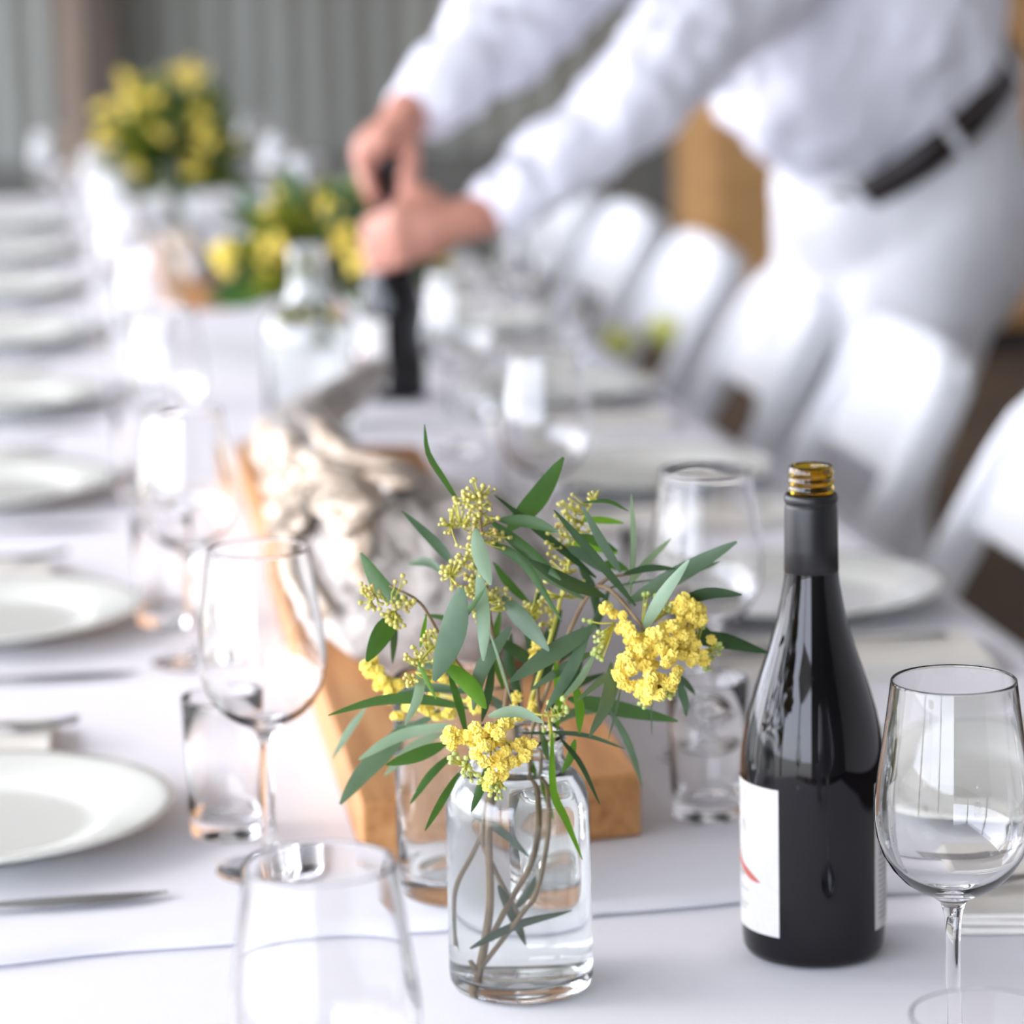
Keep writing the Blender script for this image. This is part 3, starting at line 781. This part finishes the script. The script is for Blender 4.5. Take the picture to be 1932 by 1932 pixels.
for pts, w, kd, d0, d1 in LV:
    n = len(pts)
    P = [at(px, py, YJ + d0 + (d1 - d0) * (i / (n - 1))) - BO for i, (px, py) in enumerate(pts)]
    ax = (P[-1] - P[0]).normalized()
    sd = Vector((ax.z, 0, -ax.x)) if abs(ax.x) + abs(ax.z) > 0.01 else Vector((1, 0, 0))
    tilt = rg.uniform(-0.6, 0.6)
    sd = sd.normalized() * math.cos(tilt) + Vector((0, 1, 0)) * math.sin(tilt)
    link('leaf', leaf_mesh('leaf', P, w * PXM / math.cos(tilt) * 1.06, sd), M[KIND[kd]], bq)
def stem(pts, r0, r1, mat='stem', parent=bq, off=None):
    P = spline([at(px, py, YJ + d) - (BO if off is None else off) for px, py, d in pts], 5 * len(pts))
    return MB().tube(P, lerp_list([r0, r1], len(P)), 8).build('stem', M[mat], parent)
stem([(914,1862,-.004),(928,1771,-.006),(936,1688,-.006),(934,1553,-.004),(945,1400,.0),(960,1280,.0)], .0021, .0013)
stem([(922,1818,-.006),(984,1715,-.010),(1006,1674,-.010),(1022,1562,-.008),(1020,1430,-.004),(1015,1300,.0)], .0012, .0010)
stem([(936,1766,-.006),(972,1676,.002),(995,1618,.004),(1005,1537,.004),(1000,1400,.004),(1025,1320,.0),(1071,1200,.0),(1102,1135,.0),(1128,1106,.0)], .0013, .0011)
stem([(981,1721,.0),(945,1626,.006),(930,1560,.008),(950,1440,.005)], .0011, .0010)
stem([(885,1780,.004),(893,1680,.010),(920,1600,.012),(955,1480,.006)], .0011, .0009)
stem([(914,1822,-.005),(904,1806,-.005)], .0017, .0012)
stem([(1128,1106,.0),(1150,1112,-.01),(1178,1140,-.02),(1210,1180,-.03),(1250,1225,-.03)], .0013, .0008)
stem([(1128,1106,.0),(1150,1090,.0),(1190,1083,.0)], .0011, .0008)
stem([(960,1300,.0),(930,1200,.0),(915,1080,-.01),(903,945,-.01)], .0014, .0007)
stem([(930,1330,.0),(870,1260,.0),(828,1195,.0),(791,1136,-.01),(735,1105,-.01)], .0012, .0006)
stem([(1000,1330,.01),(1040,1200,.01),(1070,1080,.01),(1090,1000,.01),(1130,925,.01)], .0013, .0006, 'stem_green')
stem([(960,1350,-.01),(930,1370,-.04),(920,1420,-.06)], .0009, .0006, 'stem_green')
stem([(910,1330,.02),(830,1310,.05),(740,1280,.06),(700,1250,.06)], .0010, .0006, 'stem_green')
stem([(890,1290,.0),(830,1220,-.02),(790,1250,-.03)], .0009, .0006, 'stem_green')
stem([(990,1345,-.02),(1040,1350,-.04),(1075,1340,-.045)], .0007, .0005, 'stem_green')

# ---- blossom
def pompom(seed, sub=3):
    bm = bmesh.new()
    bmesh.ops.create_icosphere(bm, subdivisions=sub, radius=1.0)
    rr = random.Random(seed)
    for v in bm.verts:
        v.co *= rr.choice((0.74, 0.80, 0.86, 1.14, 1.22))
    me = bpy.data.meshes.new('blossom'); bm.to_mesh(me); bm.free()
    me.materials.append(M['blossom'])
    return me
POM = [pompom(s) for s in range(4)]
ico = bmesh.new(); bmesh.ops.create_icosphere(ico, subdivisions=1, radius=1.0)
ICO_V = [v.co.copy() for v in ico.verts]; ICO_F = [[v.index for v in fc.verts] for fc in ico.faces]; ico.free()
def blossoms(pts, parent, off, r0, rr):
    """pts = centres; each ball a blossom of its own"""
    for p in pts:
        o = bpy.data.objects.new('blossom', rr.choice(POM)); COL.objects.link(o)
        o.parent = parent; o.location = p - off
        o.rotation_euler = (rr.random() * 6, rr.random() * 6, rr.random() * 6)
        s = r0 * rr.uniform(0.8, 1.15); o.scale = (s, s, s)
def bud_sprig(pts, parent, off, r0, mat, rr, spine):
    """small buds with their stalklets, one mesh"""
    b, t = MB(), MB()
    for p in pts:
        q = p - off; s = r0 * rr.uniform(0.7, 1.15)
        b.add([q + v * s for v in ICO_V], ICO_F)
        a = min(spine, key=lambda c: (c - p).length) - off
        mid = (a + q) * 0.5 + Vector((0, 0, -0.001))
        t.tube([a, mid, q], [0.00045, 0.0004, 0.00035], 5)
    o = b.build('buds', M[mat], parent, recalc=False); o['kind'] = 'stuff'
    t.build('stalks', M['stem_green'], parent, recalc=False)['kind'] = 'stuff'
def scatter(regions, rr, dmin):
    """points spread in discs given as (px, py, radius px, count, depth, depth spread)"""
    out = []
    for px, py, R, n, d, ds in regions:
        k = tries = 0
        while k < n and tries < n * 30:
            tries += 1
            a, q = rr.random() * 2 * PI, R * math.sqrt(rr.random())
            p = at(px + q * math.cos(a), py + q * math.sin(a), YJ + d + ds * (rr.random() - 0.5) * 2)
            if all((p - o).length > dmin for o in out):
                out.append(p); k += 1
    return out
rr = random.Random(5)
def sprig(name):
    o = bpy.data.objects.new(name, None); COL.objects.link(o); o.parent = bq; o.empty_display_size = 0.02
    return o
yel = [(1200,1205,26,12,-.03,.012), (1240,1225,34,20,-.035,.015), (1195,1265,34,16,-.045,.015), (1245,1275,36,22,-.05,.015), (1290,1150,26,12,-.02,.012), (1310,1160,22,8,-.02,.01), (1275,1195,30,12,-.03,.012),
       (1310,1235,24,12,-.03,.01), (1228,1300,24,10,-.045,.01), (1150,1155,10,3,-.02,.004), (1180,1175,16,4,-.025,.008), (1342,1205,5,1,-.02,.0)]
s1 = sprig('blossom_sprig'); blossoms(scatter(yel, rr, .0045), s1, BO, .00305, rr)
bud_sprig(scatter([(1130,1205,16,14,-.03,.008), (1132,1232,14,10,-.03,.006), (1108,1168,8,2,-.02,.003), (1262,1145,16,7,-.025,.006), (1225,1130,16,5,-.02,.005), (1355,1225,12,9,-.02,.005), (1335,1250,14,8,-.02,.005), (1255,1305,18,9,-.05,.006), (1215,1325,16,6,-.05,.004), (1325,1175,8,5,-.02,.003)], rr, .002), bq, BO, .0016, 'bud_green', rr,
          [at(1210,1185,YJ-.03), at(1250,1225,YJ-.03), at(1160,1175,YJ-.03), at(1310,1230,YJ-.02), at(1240,1290,YJ-.045)])
fr = [(858,1392,20,6,-.06,.008), (903,1386,28,8,-.065,.01), (950,1390,32,9,-.068,.01), (922,1422,28,7,-.07,.01), (992,1412,20,6,-.062,.006), (945,1452,22,6,-.068,.006), (928,1474,14,3,-.066,.004), (968,1436,14,3,-.066,.005)]
stalks = MB()
for (px, py) in ((858,1392), (885,1378), (905,1400), (940,1380), (965,1400), (925,1425), (992,1412), (945,1455), (928,1474)):
    stalks.tube(spline([at(925, 1398, YJ - .055) - BO, at((px + 925) / 2, (py + 1398) / 2 - 4, YJ - .062) - BO, at(px, py, YJ - .066) - BO], 6), lerp_list([.0007, .0005], 6), 6)
stalks.build('stalks', M['stem_green'], bq)
s2 = sprig('blossom_sprig'); blossoms(scatter(fr, rr, .0046), s2, BO, .0030, rr)
bud_sprig(scatter([(865,1435,18,14,-.066,.005), (882,1455,12,8,-.066,.004), (900,1470,12,7,-.06,.004), (938,1492,16,13,-.064,.004)], rr, .0018), bq, BO, .00145, 'bud_green', rr, [at(890,1420,YJ-.066), at(940,1470,YJ-.066), at(880,1440,YJ-.066)])
bl = [(700,1255,16,6,.06,.006), (722,1278,18,8,.06,.006), (740,1305,18,8,.06,.006), (760,1340,22,5,.06,.01), (800,1340,26,6,.05,.01), (840,1345,24,6,.05,.01), (985,1330,24,5,.0,.01), (895,1335,14,4,.02,.01), (1020,1230,20,4,.02,.01), (820,1290,22,5,.03,.01)]
s3 = sprig('blossom_sprig'); blossoms(scatter(bl, rr, .0034), s3, BO, .0028, rr)
bud_sprig(scatter([(905,935,32,34,-.01,.012), (880,965,34,34,-.01,.012), (845,990,16,12,-.01,.006), (905,985,36,36,-.012,.012), (885,1040,30,34,-.012,.01), (870,1085,32,34,-.012,.01), (905,1110,26,24,-.012,.01), (945,1015,22,18,-.01,.008), (840,1080,14,10,-.01,.006), (945,1130,22,20,-.01,.008), (900,1165,18,14,-.01,.008)], rr, .0018), bq, BO, .00135, 'bud', rr,
          spline([at(905,935,YJ-.01), at(915,1010,YJ-.011), at(900,1080,YJ-.012), at(925,1150,YJ-.01)], 14) + [at(870,990,YJ-.01), at(850,990,YJ-.01), at(850,1085,YJ-.012)])
bud_sprig(scatter([(700,1130,22,16,-.01,.006), (735,1150,24,20,-.012,.006), (765,1140,18,14,-.01,.006), (692,1110,14,6,-.01,.004), (750,1175,14,8,-.012,.004), (755,1095,10,3,-.01,.004)], rr, .002), bq, BO, .0015, 'bud', rr,
          spline([at(765,1130,YJ-.01), at(735,1118,YJ-.01), at(700,1130,YJ-.01)], 8) + [at(745,1150,YJ-.011)])
bud_sprig(scatter([(815,1212,24,24,-.02,.008), (785,1240,22,20,-.025,.008), (775,1280,16,12,-.03,.006), (815,1265,20,12,-.03,.006), (850,1240,16,10,-.02,.006)], rr, .0018), bq, BO, .00135, 'bud', rr, spline([at(830,1215,YJ-.02), at(795,1240,YJ-.025), at(780,1280,YJ-.03)], 8))
bud_sprig(scatter([(1075,950,22,14,.01,.006), (1065,985,24,16,.01,.008), (1050,1025,26,22,.01,.01), (1100,1000,14,6,.01,.006), (1060,1075,30,26,.015,.012), (1040,1120,30,26,.015,.012), (1095,1045,22,14,.015,.01), (1000,1160,30,20,.015,.012), (1120,935,12,6,.01,.003), (1030,1165,26,16,.015,.01), (1085,1110,22,14,.02,.01)], rr, .0019), bq, BO, .00135, 'bud', rr,
          spline([at(1130,925,YJ+.01), at(1090,1000,YJ+.01), at(1070,1080,YJ+.01), at(1040,1200,YJ+.01)], 16) + [at(1000,1160,YJ+.015)])
bud_sprig(scatter([(1035,1345,22,7,-.04,.005), (1068,1335,20,6,-.045,.005), (1030,1385,20,7,-.04,.004)], rr, .0022), bq, BO, .0017, 'bud_green', rr, spline([at(1000,1345,YJ-.03), at(1040,1350,YJ-.04), at(1075,1340,YJ-.045)], 8))

# ------------------------------------------------------------------ wattle bunches further down the table
UNIT = [leaf_mesh('leaf', [(0, 0, 0), (0.5, 0, 0.04 * (k - 1)), (1, 0, -0.12 + 0.1 * k)], 0.13 + 0.02 * k, Vector((0, 1, 0)), n=8) for k in range(3)]
UNIT_M = {}
def far_bouquet(loc, label, spread, nleaf, nblossom, seed, top, cz):
    e = empty('wattle_bouquet', loc, label, 'bouquet')
    rr = random.Random(seed)
    cx = Vector((0, 0, cz))
    for k in range(7):
        a = k * 0.9
        tip = Vector((spread * 0.6 * math.cos(a), spread * 0.6 * math.sin(a), cz + 0.05 * rr.random()))
        MB().tube(spline([(0.012 * math.cos(a + 2), 0.012 * math.sin(a + 2), 0.012), (0.008 * math.cos(a), 0.008 * math.sin(a), 0.12), tuple(tip)], 8), lerp_list([.002, .0012], 8), 6).build('stem', M['stem'], e)
    for k in range(nleaf):
        key = rr.choice(('leaf', 'leaf_olive', 'leaf_dark', 'leaf_olive', 'leaf_olive', 'leaf_grey'))
        j = rr.randrange(3)
        if (key, j) not in UNIT_M:
            me = UNIT[j].copy(); me.materials.append(M[key]); UNIT_M[(key, j)] = me
        o = bpy.data.objects.new('leaf', UNIT_M[(key, j)]); COL.objects.link(o); o.parent = e
        a = rr.random() * 2 * PI; el = rr.uniform(-0.35, 1.25)
        d = Vector((math.cos(a) * math.cos(el), math.sin(a) * math.cos(el), math.sin(el)))
        o.location = cx + Vector((d.x * spread * 0.5, d.y * spread * 0.5, d.z * top * 0.5)) * rr.random() ** 0.6
        o.rotation_euler = (d.to_track_quat('X', 'Z') @ Matrix.Rotation(rr.random() * 6, 4, 'X').to_quaternion()).to_euler()
        s = rr.uniform(0.075, 0.125); o.scale = (s, s * 1.75, s)
    for k in range(nblossom):
        a = rr.random() * 2 * PI; el = rr.uniform(-0.1, 1.4); q = rr.uniform(0.75, 1.12)
        c = cx + Vector((spread * q * math.cos(a) * math.cos(el), spread * q * math.sin(a) * math.cos(el), top * q * math.sin(el)))
        for t in range(8):
            o = bpy.data.objects.new('blossom', rr.choice(POM)); COL.objects.link(o); o.parent = e
            o.location = c + Vector((rr.gauss(0, .009), rr.gauss(0, .009), rr.gauss(0, .008)))
            s = rr.uniform(.005, .0072); o.scale = (s, s, s)
    return e
far_bouquet((0.385, 4.09, ZF), 'yellow wattle bunch in the middle of the table, behind the clear carafe', 0.150, 298, 37, 21, 0.085, 0.120)
far_bouquet((0.268, 6.05, ZF), 'farthest wattle bunch, standing near the end of the table before the iron wall', 0.150, 298, 36, 22, 0.170, 0.125)

# ------------------------------------------------------------------ white folding chairs
def make_chair(loc, label):
    c = empty('folding_chair', loc, label, 'chair', 'white folding chairs along the right side')
    hwid = 0.192
    top = Vector((0.23, 0, 0.79)); foot = Vector((-0.22, 0, 0.0))
    ax = (top - foot).normalized()
    def P(y, z):
        t = z / 0.79
        return foot + (top - foot) * t + Vector((0, y, 0))
    path = [P(-hwid, 0), P(-hwid, 0.3), P(-hwid, 0.60), P(-hwid, 0.715), P(-hwid + 0.012, 0.755), P(-hwid + 0.045, 0.782), P(-hwid + 0.09, 0.787), P(0, 0.79), P(hwid - 0.09, 0.787), P(hwid - 0.045, 0.782), P(hwid - 0.012, 0.755), P(hwid, 0.715), P(hwid, 0.60), P(hwid, 0.3), P(hwid, 0)]
    nrm = Vector((ax.z, 0, -ax.x))
    MB().tube(path, [(0.027, 0.011)] * len(path), 12, up=nrm).build('frame', M['resin'], c)
    def plate_(z0, z1, y, th, off):
        b = MB()
        vs = []
        for o in (-th / 2, th / 2):
            for (yy, zz) in ((-y, z0), (y, z0), (y, z1), (-y, z1)):
                vs.append(P(yy, zz) + nrm * (o + off))
        b.add(vs, [(3, 2, 1, 0), (4, 5, 6, 7), (0, 1, 5, 4), (1, 2, 6, 5), (2, 3, 7, 6), (3, 0, 4, 7)])
        return b
    bevel(plate_(0.640, 0.778, hwid - 0.008, 0.016, 0.006).build('backrest', M['resin'], c, smooth=False), 0.006)
    bevel(MB().box((-0.205, -0.168, 0.435), (0.175, 0.168, 0.462)).build('seat', M['resin'], c, smooth=False), 0.010)
    for s in (-1, 1):
        MB().tube([(-0.12, s * 0.160, 0.425), (0.08, s * 0.160, 0.2), (0.25, s * 0.160, 0.0)], [(0.018, 0.011)] * 3, 10).build('rear_leg', M['resin'], c)
    MB().tube([tuple(P(-hwid, 0.16)), tuple(P(hwid, 0.16))], [0.010, 0.010], 8).build('stretcher', M['resin'], c)
    MB().tube([(0.17, -0.160, 0.098), (0.17, 0.160, 0.098)], [0.010, 0.010], 8).build('stretcher', M['resin'], c)
    return c
ch = make_chair((0.85, 3.01, 0), 'white folding chair nearest the camera, partly cut by the right frame edge')
kids = tree_of(ch)
for i, (y, lb) in enumerate([(3.66, 'white folding chair right of the bottle neck, in front of the person\'s near leg'), (4.26, 'white folding chair in front of the person, third from the camera'), (4.86, 'white folding chair just left of the person\'s trousers, fourth from the camera'),
                             (5.46, 'white folding chair below the near sleeve, fifth from the camera'), (6.06, 'farthest white folding chair, below the person\'s near hand and cuff')]):
    copy_tree(ch, kids, (0.85, y, 0), lb)

# two round yellow-green flower heads tied to chair backs
M['ball'] = noisy('yellow_green_floret', [(0.3, (0.62, 0.66, 0.16)), (0.7, (0.78, 0.80, 0.30))], nscale=220, rough=0.8)
for i, (px, py, Y) in enumerate(((1165, 645, 4.72), (1250, 625, 4.80))):
    p = at(px, py, Y)
    e = empty('flower_head', p, ('left' if i == 0 else 'right') + ' one of two round yellow-green flower balls on stems at the white chairs', 'flower')
    me = pompom(40 + i, 3)
    me.materials.clear(); me.materials.append(M['ball'])
    o = link('ball', me, parent=e); o.scale = (0.024,) * 3
    MB().tube([(0, 0, 0), (0.004, 0.002, -(p.z - 0.462) * 0.5), (0, 0, -(p.z - 0.462))], [0.0016] * 3, 6).build('stem', M['stem_green'], e)

# ------------------------------------------------------------------ person leaning over the table
PC = Vector((1.2, 4.2, 0))
person = empty('person', PC, 'person in white shirt and white trousers leaning in to open a bottle', 'person')
def W_(p):
    return Vector(p) - PC
def remeshed(o, vox, smooth=6, fac=0.5):
    m = o.modifiers.new('remesh', 'REMESH'); m.mode = 'VOXEL'; m.voxel_size = vox; m.use_smooth_shade = True
    if smooth:
        s = o.modifiers.new('smooth', 'SMOOTH'); s.iterations = smooth; s.factor = fac
    return o
wl, el_, sl = at(945, 395, 3.665), at(1245, 135, 3.76), Vector((0.985, 3.955, 1.285))
wr, er, sr = at(800, 205, 3.735), at(1045, -45, 3.92), Vector((0.93, 4.30, 1.37))
body = MB()
def limb(b, pts, rad, n=16, cnt=None):
    cnt = cnt or 6 * len(pts)
    P = spline([W_(p) for p in pts], cnt)
    b.tube(P, [(x, x) if not isinstance(x, tuple) else x for x in lerp_list([q if not isinstance(q, tuple) else q[0] for q in rad], cnt)], n)
    b.ball(P[0], rad[0] if not isinstance(rad[0], tuple) else rad[0][0]); b.ball(P[-1], rad[-1] if not isinstance(rad[-1], tuple) else rad[-1][0])
# arms
limb(body, [sl, el_, wl], [0.048, 0.040, 0.027])
limb(body, [sr, er, wr], [0.048, 0.040, 0.027])
# trunk, neck, legs
limb(body, [(1.2, 4.2, 0.92), (1.15, 4.17, 1.04), (1.05, 4.13, 1.2), (0.97, 4.12, 1.32)], [0.13, 0.125, 0.135, 0.11])
limb(body, [sl, (0.97, 4.12, 1.33), sr], [0.06, 0.08, 0.06])
limb(body, [(0.96, 4.12, 1.36), (0.90, 4.1, 1.44), (0.86, 4.085, 1.50)], [0.062, 0.056, 0.06])
HL, HR = (1.235, 4.110, 0.88), (1.165, 4.285, 0.88)
KL, KR = (1.115, 4.06, 0.50), (1.10, 4.275, 0.50)
FL, FR = (1.175, 3.985, 0.07), (1.165, 4.262, 0.07)
limb(body, [HL, KL, FL], [0.088, 0.056, 0.042])
limb(body, [HR, KR, FR], [0.088, 0.056, 0.042])
# head
hc = W_((0.82, 4.07, 1.555))
fd = Vector((-0.72, -0.30, -0.62)).normalized()           # looking down at the bottle
hu = (Vector((-0.45, -0.15, 0.88)) - fd * fd.dot(Vector((-0.45, -0.15, 0.88)))).normalized()
hs = hu.cross(fd)
def HP(s, u_, f_):
    return hc + hs * s + hu * u_ + fd * f_
hb = MB().ball((0, 0, 0), 1.0, 20, 14)
body.add([HP(v.x * 0.074, v.z * 0.105 + 0.015, v.y * 0.092) for v in hb.v], hb.f)
body.add([HP(v.x * 0.056, v.z * 0.062 - 0.062, v.y * 0.056 + 0.030) for v in hb.v], hb.f)
body.tube([HP(0, 0.015, 0.088), HP(0, -0.012, 0.104), HP(0, -0.030, 0.106)], [0.008, 0.012, 0.013], 10)
for s in (-1, 1):
    body.ball(HP(s * 0.011, -0.033, 0.096), 0.009)
    body.add([HP(s * 0.076 + v.x * 0.010, v.z * 0.030 - 0.010, v.y * 0.018 - 0.005) for v in hb.v], hb.f)
body.tube([HP(-0.024, -0.062, 0.078), HP(0, -0.060, 0.090), HP(0.024, -0.062, 0.078)], [0.005, 0.0075, 0.005], 8)
body.tube([HP(-0.020, -0.072, 0.076), HP(0, -0.073, 0.087), HP(0.020, -0.072, 0.076)], [0.005, 0.008, 0.005], 8)
# hands
def finger(pts, r0, r1):
    P = spline([W_(p) for p in pts], 14)
    body.tube(P, lerp_list([r0, r0 * 0.98, r1], 14), 10)
    body.ball(P[0], r0, 10, 8); body.ball(P[-1], r1, 10, 8)
    k = len(P) // 3
    for j in (k, 2 * k):
        body.ball(P[j], r0 * 1.06, 10, 8)
def palm(c, ax, side, L_, Wd, T):
    ax = Vector(ax).normalized(); side = Vector(side); side = (side - ax * ax.dot(side)).normalized(); nn = ax.cross(side)
    c = W_(c)
    body.add([c + ax * v.x * L_ + side * v.y * Wd + nn * v.z * T for v in hb.v], hb.f)
    body.add([c + ax * (0.55 * L_) + ax * v.x * L_ * 0.55 + side * v.y * Wd * 0.98 + nn * v.z * T * 0.9 for v in hb.v], hb.f)
BX, BY = 0.4186, 3.68
g = at(800, 428, 3.640)                                     # middle of the near (left) hand
limb(body, [wl, (wl + g) * 0.5 + Vector((0.01, 0, 0)), g], [0.028, 0.027, 0.024])
palm(g, g - wl, (0.25, 0, 0.97), 0.047, 0.041, 0.017)
for k, (dz, ln) in enumerate(((0.027, 0.0), (0.009, 0.003), (-0.009, 0.001), (-0.026, -0.005))):
    z = g.z + dz - 0.016
    kx = g.x - 0.030 + 0.004 * k
    finger([(kx + 0.012, 3.640, z + 0.012), (kx - 0.012 - ln, 3.642, z + 0.004), (BX - 0.024 - ln, 3.662, z - 0.006), (BX - 0.021, 3.695, z - 0.010), (BX + 0.004, 3.7055, z - 0.012)], 0.0098 - 0.0006 * (k == 3), 0.0078)
finger([(g.x + 0.026, 3.650, g.z + 0.012), (g.x + 0.008, 3.652, g.z + 0.036), (BX + 0.022, 3.655, g.z + 0.034), (BX + 0.008, 3.661, g.z + 0.026)], 0.0120, 0.0092)
h = at(742, 248, 3.705)                                     # middle of the far (right) hand
limb(body, [wr, (wr + h) * 0.5 + Vector((0.0, 0, 0.012)), h], [0.028, 0.027, 0.024])
palm(h + Vector((0, 0, -0.006)), (h - wr) + Vector((0, 0, 0.004)), (0.35, 0.93, -0.1), 0.052, 0.044, 0.025)
for k, (dx, dy) in enumerate(((-0.012, -0.030), (-0.016, -0.010), (-0.014, 0.010), (-0.006, 0.028))):
    finger([(h.x - 0.016 + dx * 0.3, h.y + dy, h.z + 0.002), (h.x - 0.034 + dx * 0.4, h.y + dy * 0.95 - 0.006, h.z - 0.016), (h.x - 0.034 + dx * 0.3, h.y + dy * 0.6 - 0.012, h.z - 0.044), (BX - 0.025 + 0.003 * k, BY + dy * 0.6 - 0.004, h.z - 0.064), (BX - 0.019 + 0.003 * k, BY + dy * 0.5, h.z - 0.080)], 0.0108 - 0.0006 * (k == 3), 0.0085)
finger([(h.x + 0.016, h.y - 0.016, h.z - 0.008), (h.x + 0.016, h.y - 0.034, h.z - 0.034), (BX + 0.022, BY - 0.020, h.z - 0.058), (BX + 0.018, BY - 0.012, h.z - 0.080)], 0.0130, 0.0098)
remeshed(body.build('body', M['skin'], person), 0.0038, 5, 0.5)
for s in (-1, 1):
    eye = MB().ball(HP(s * 0.031, 0.012, 0.0760), 0.0105).build('eye', M['eye'], person)
    MB().ball(HP(s * 0.0315, 0.0105, 0.0825), 0.0052).build('iris', M['hair'], eye)
    MB().tube([HP(s * 0.018, 0.030, 0.090), HP(s * 0.034, 0.034, 0.086), HP(s * 0.048, 0.029, 0.074)], [0.003, 0.004, 0.002], 8).build('eyebrow', M['hair'], person)
hr = MB()
hr.add([HP(v.x * 0.080, v.z * 0.104 + 0.028, v.y * 0.094 - 0.012) for v in hb.v], hb.f)
hr.v = [v for v in hr.v]
ho = hr.build('hair', M['hair'], person)
# shirt
sh = MB()
def off(p, v):
    return Vector(p) + Vector(v)
c_l = wl + (el_ - wl) * 0.02
limb(sh, [sl, sl + (el_ - sl) * 0.5, el_, el_ + (wl - el_) * 0.5, c_l], [0.088, 0.074, 0.072, 0.056, 0.040], 20)
c_r = wr + (er - wr) * 0.02
limb(sh, [sr, sr + (er - sr) * 0.5, er, er + (wr - er) * 0.5, c_r], [0.092, 0.082, 0.080, 0.068, 0.044], 20)
limb(sh, [(1.20, 4.17, 1.04), (1.165, 4.155, 1.085), (1.12, 4.14, 1.15), (1.06, 4.13, 1.23), (1.0, 4.125, 1.33)], [0.160, 0.195, 0.205, 0.188, 0.135], 28)
sh.ball(W_((1.05, 4.08, 1.085)), (0.14, 0.14, 0.115), 20, 14)
limb(sh, [sl, (0.97, 4.12, 1.335), sr], [0.092, 0.11, 0.092], 20)
limb(sh, [(0.965, 4.12, 1.36), (0.925, 4.11, 1.42)], [0.09, 0.064])
so = remeshed(sh.build('shirt', M['shirt'], person), 0.0085, 8, 0.6)
tx = bpy.data.textures.new('creases', 'CLOUDS'); tx.noise_scale = 0.10; tx.noise_depth = 2
dm = so.modifiers.new('creases', 'DISPLACE'); dm.texture = tx; dm.strength = 0.040; dm.mid_level = 0.5
tx3 = bpy.data.textures.new('fine_creases', 'CLOUDS'); tx3.noise_scale = 0.045; tx3.noise_depth = 1
dm = so.modifiers.new('fine_creases', 'DISPLACE'); dm.texture = tx3; dm.strength = 0.016; dm.mid_level = 0.5
# cuffs
for c_, e_, r_ in ((c_l, el_, 0.043), (c_r, er, 0.047)):
    d = (e_ - c_).normalized()
    MB().tube([W_(c_ - d * 0.012), W_(c_ + d * 0.02), W_(c_ + d * 0.05)], [r_ - 0.006, r_ - 0.001, r_ + 0.004], 24, close=False).build('cuff', M['shirt'], person).modifiers.new('t', 'SOLIDIFY').thickness = 0.003
# trousers
tr = MB()
limb(tr, [(1.195, 4.17, 1.008), (1.205, 4.185, 0.93), (1.22, 4.2, 0.86)], [0.172, 0.188, 0.180], 28)
limb(tr, [HL, (1.165, 4.085, 0.68), KL, (1.145, 4.02, 0.28), FL], [0.118, 0.104, 0.084, 0.078, 0.066], 20)
limb(tr, [HR, (1.125, 4.28, 0.68), KR, (1.13, 4.27, 0.28), FR], [0.120, 0.104, 0.086, 0.078, 0.066], 20)
to = remeshed(tr.build('trousers', M['trousers'], person), 0.0085, 6, 0.6)
tx2 = bpy.data.textures.new('folds', 'CLOUDS'); tx2.noise_scale = 0.13; tx2.noise_depth = 1
dm = to.modifiers.new('folds', 'DISPLACE'); dm.texture = tx2; dm.strength = 0.022; dm.mid_level = 0.5
# belt with loops: a band round the leaning waist
bc = W_((1.192, 4.170, 1.020)); ax = Vector((-0.60, -0.10, 0.79)).normalized()
b1 = Vector((0.86, 0, 0.5)); b1 = (b1 - ax * ax.dot(b1)).normalized(); b2 = ax.cross(b1)
bt, fcs = [], []
for k in range(48):
    a = 2 * PI * k / 48
    for (hh_, rr_) in ((-0.023, 0.190), (0.023, 0.190), (0.023, 0.183), (-0.023, 0.183)):
        bt.append(bc + (b1 * math.cos(a) + b2 * math.sin(a)) * rr_ + ax * hh_)
for k in range(48):
    for q in range(4):
        fcs.append((k * 4 + q, ((k + 1) % 48) * 4 + q, ((k + 1) % 48) * 4 + (q + 1) % 4, k * 4 + (q + 1) % 4))
belt = MB().add(bt, fcs).build('belt', M['belt'], person)
belt['label'] = 'dark brown leather belt'
for a in (-2.3, -1.5, -0.7, 0.3, 1.4, 2.4):
    d = (b1 * math.cos(a) + b2 * math.sin(a)); t = ax.cross(d)
    Mx = Matrix((( t.x, d.x, ax.x, (bc + d * 0.192).x), (t.y, d.y, ax.y, (bc + d * 0.192).y), (t.z, d.z, ax.z, (bc + d * 0.192).z), (0, 0, 0, 1)))
    MB().box((-0.006, -0.002, -0.028), (0.006, 0.002, 0.028), Mx).build('belt_loop', M['trousers'], person, smooth=False)
for (x, y) in ((1.175, 3.985), (1.165, 4.262)):
    b = MB()
    b.tube([W_((x + 0.06, y + 0.01, 0.045)), W_((x, y, 0.055)), W_((x - 0.10, y - 0.012, 0.035)), W_((x - 0.17, y - 0.02, 0.025))], [(0.042, 0.038), (0.05, 0.043), (0.034, 0.046), (0.022, 0.032)], 16, up=(0, 0, 1))
    for q, v in enumerate(b.v):
        if v.z < 0.002:
            b.v[q] = Vector((v.x, v.y, 0.002))
    b.build('shoe', M['shoe'], person)
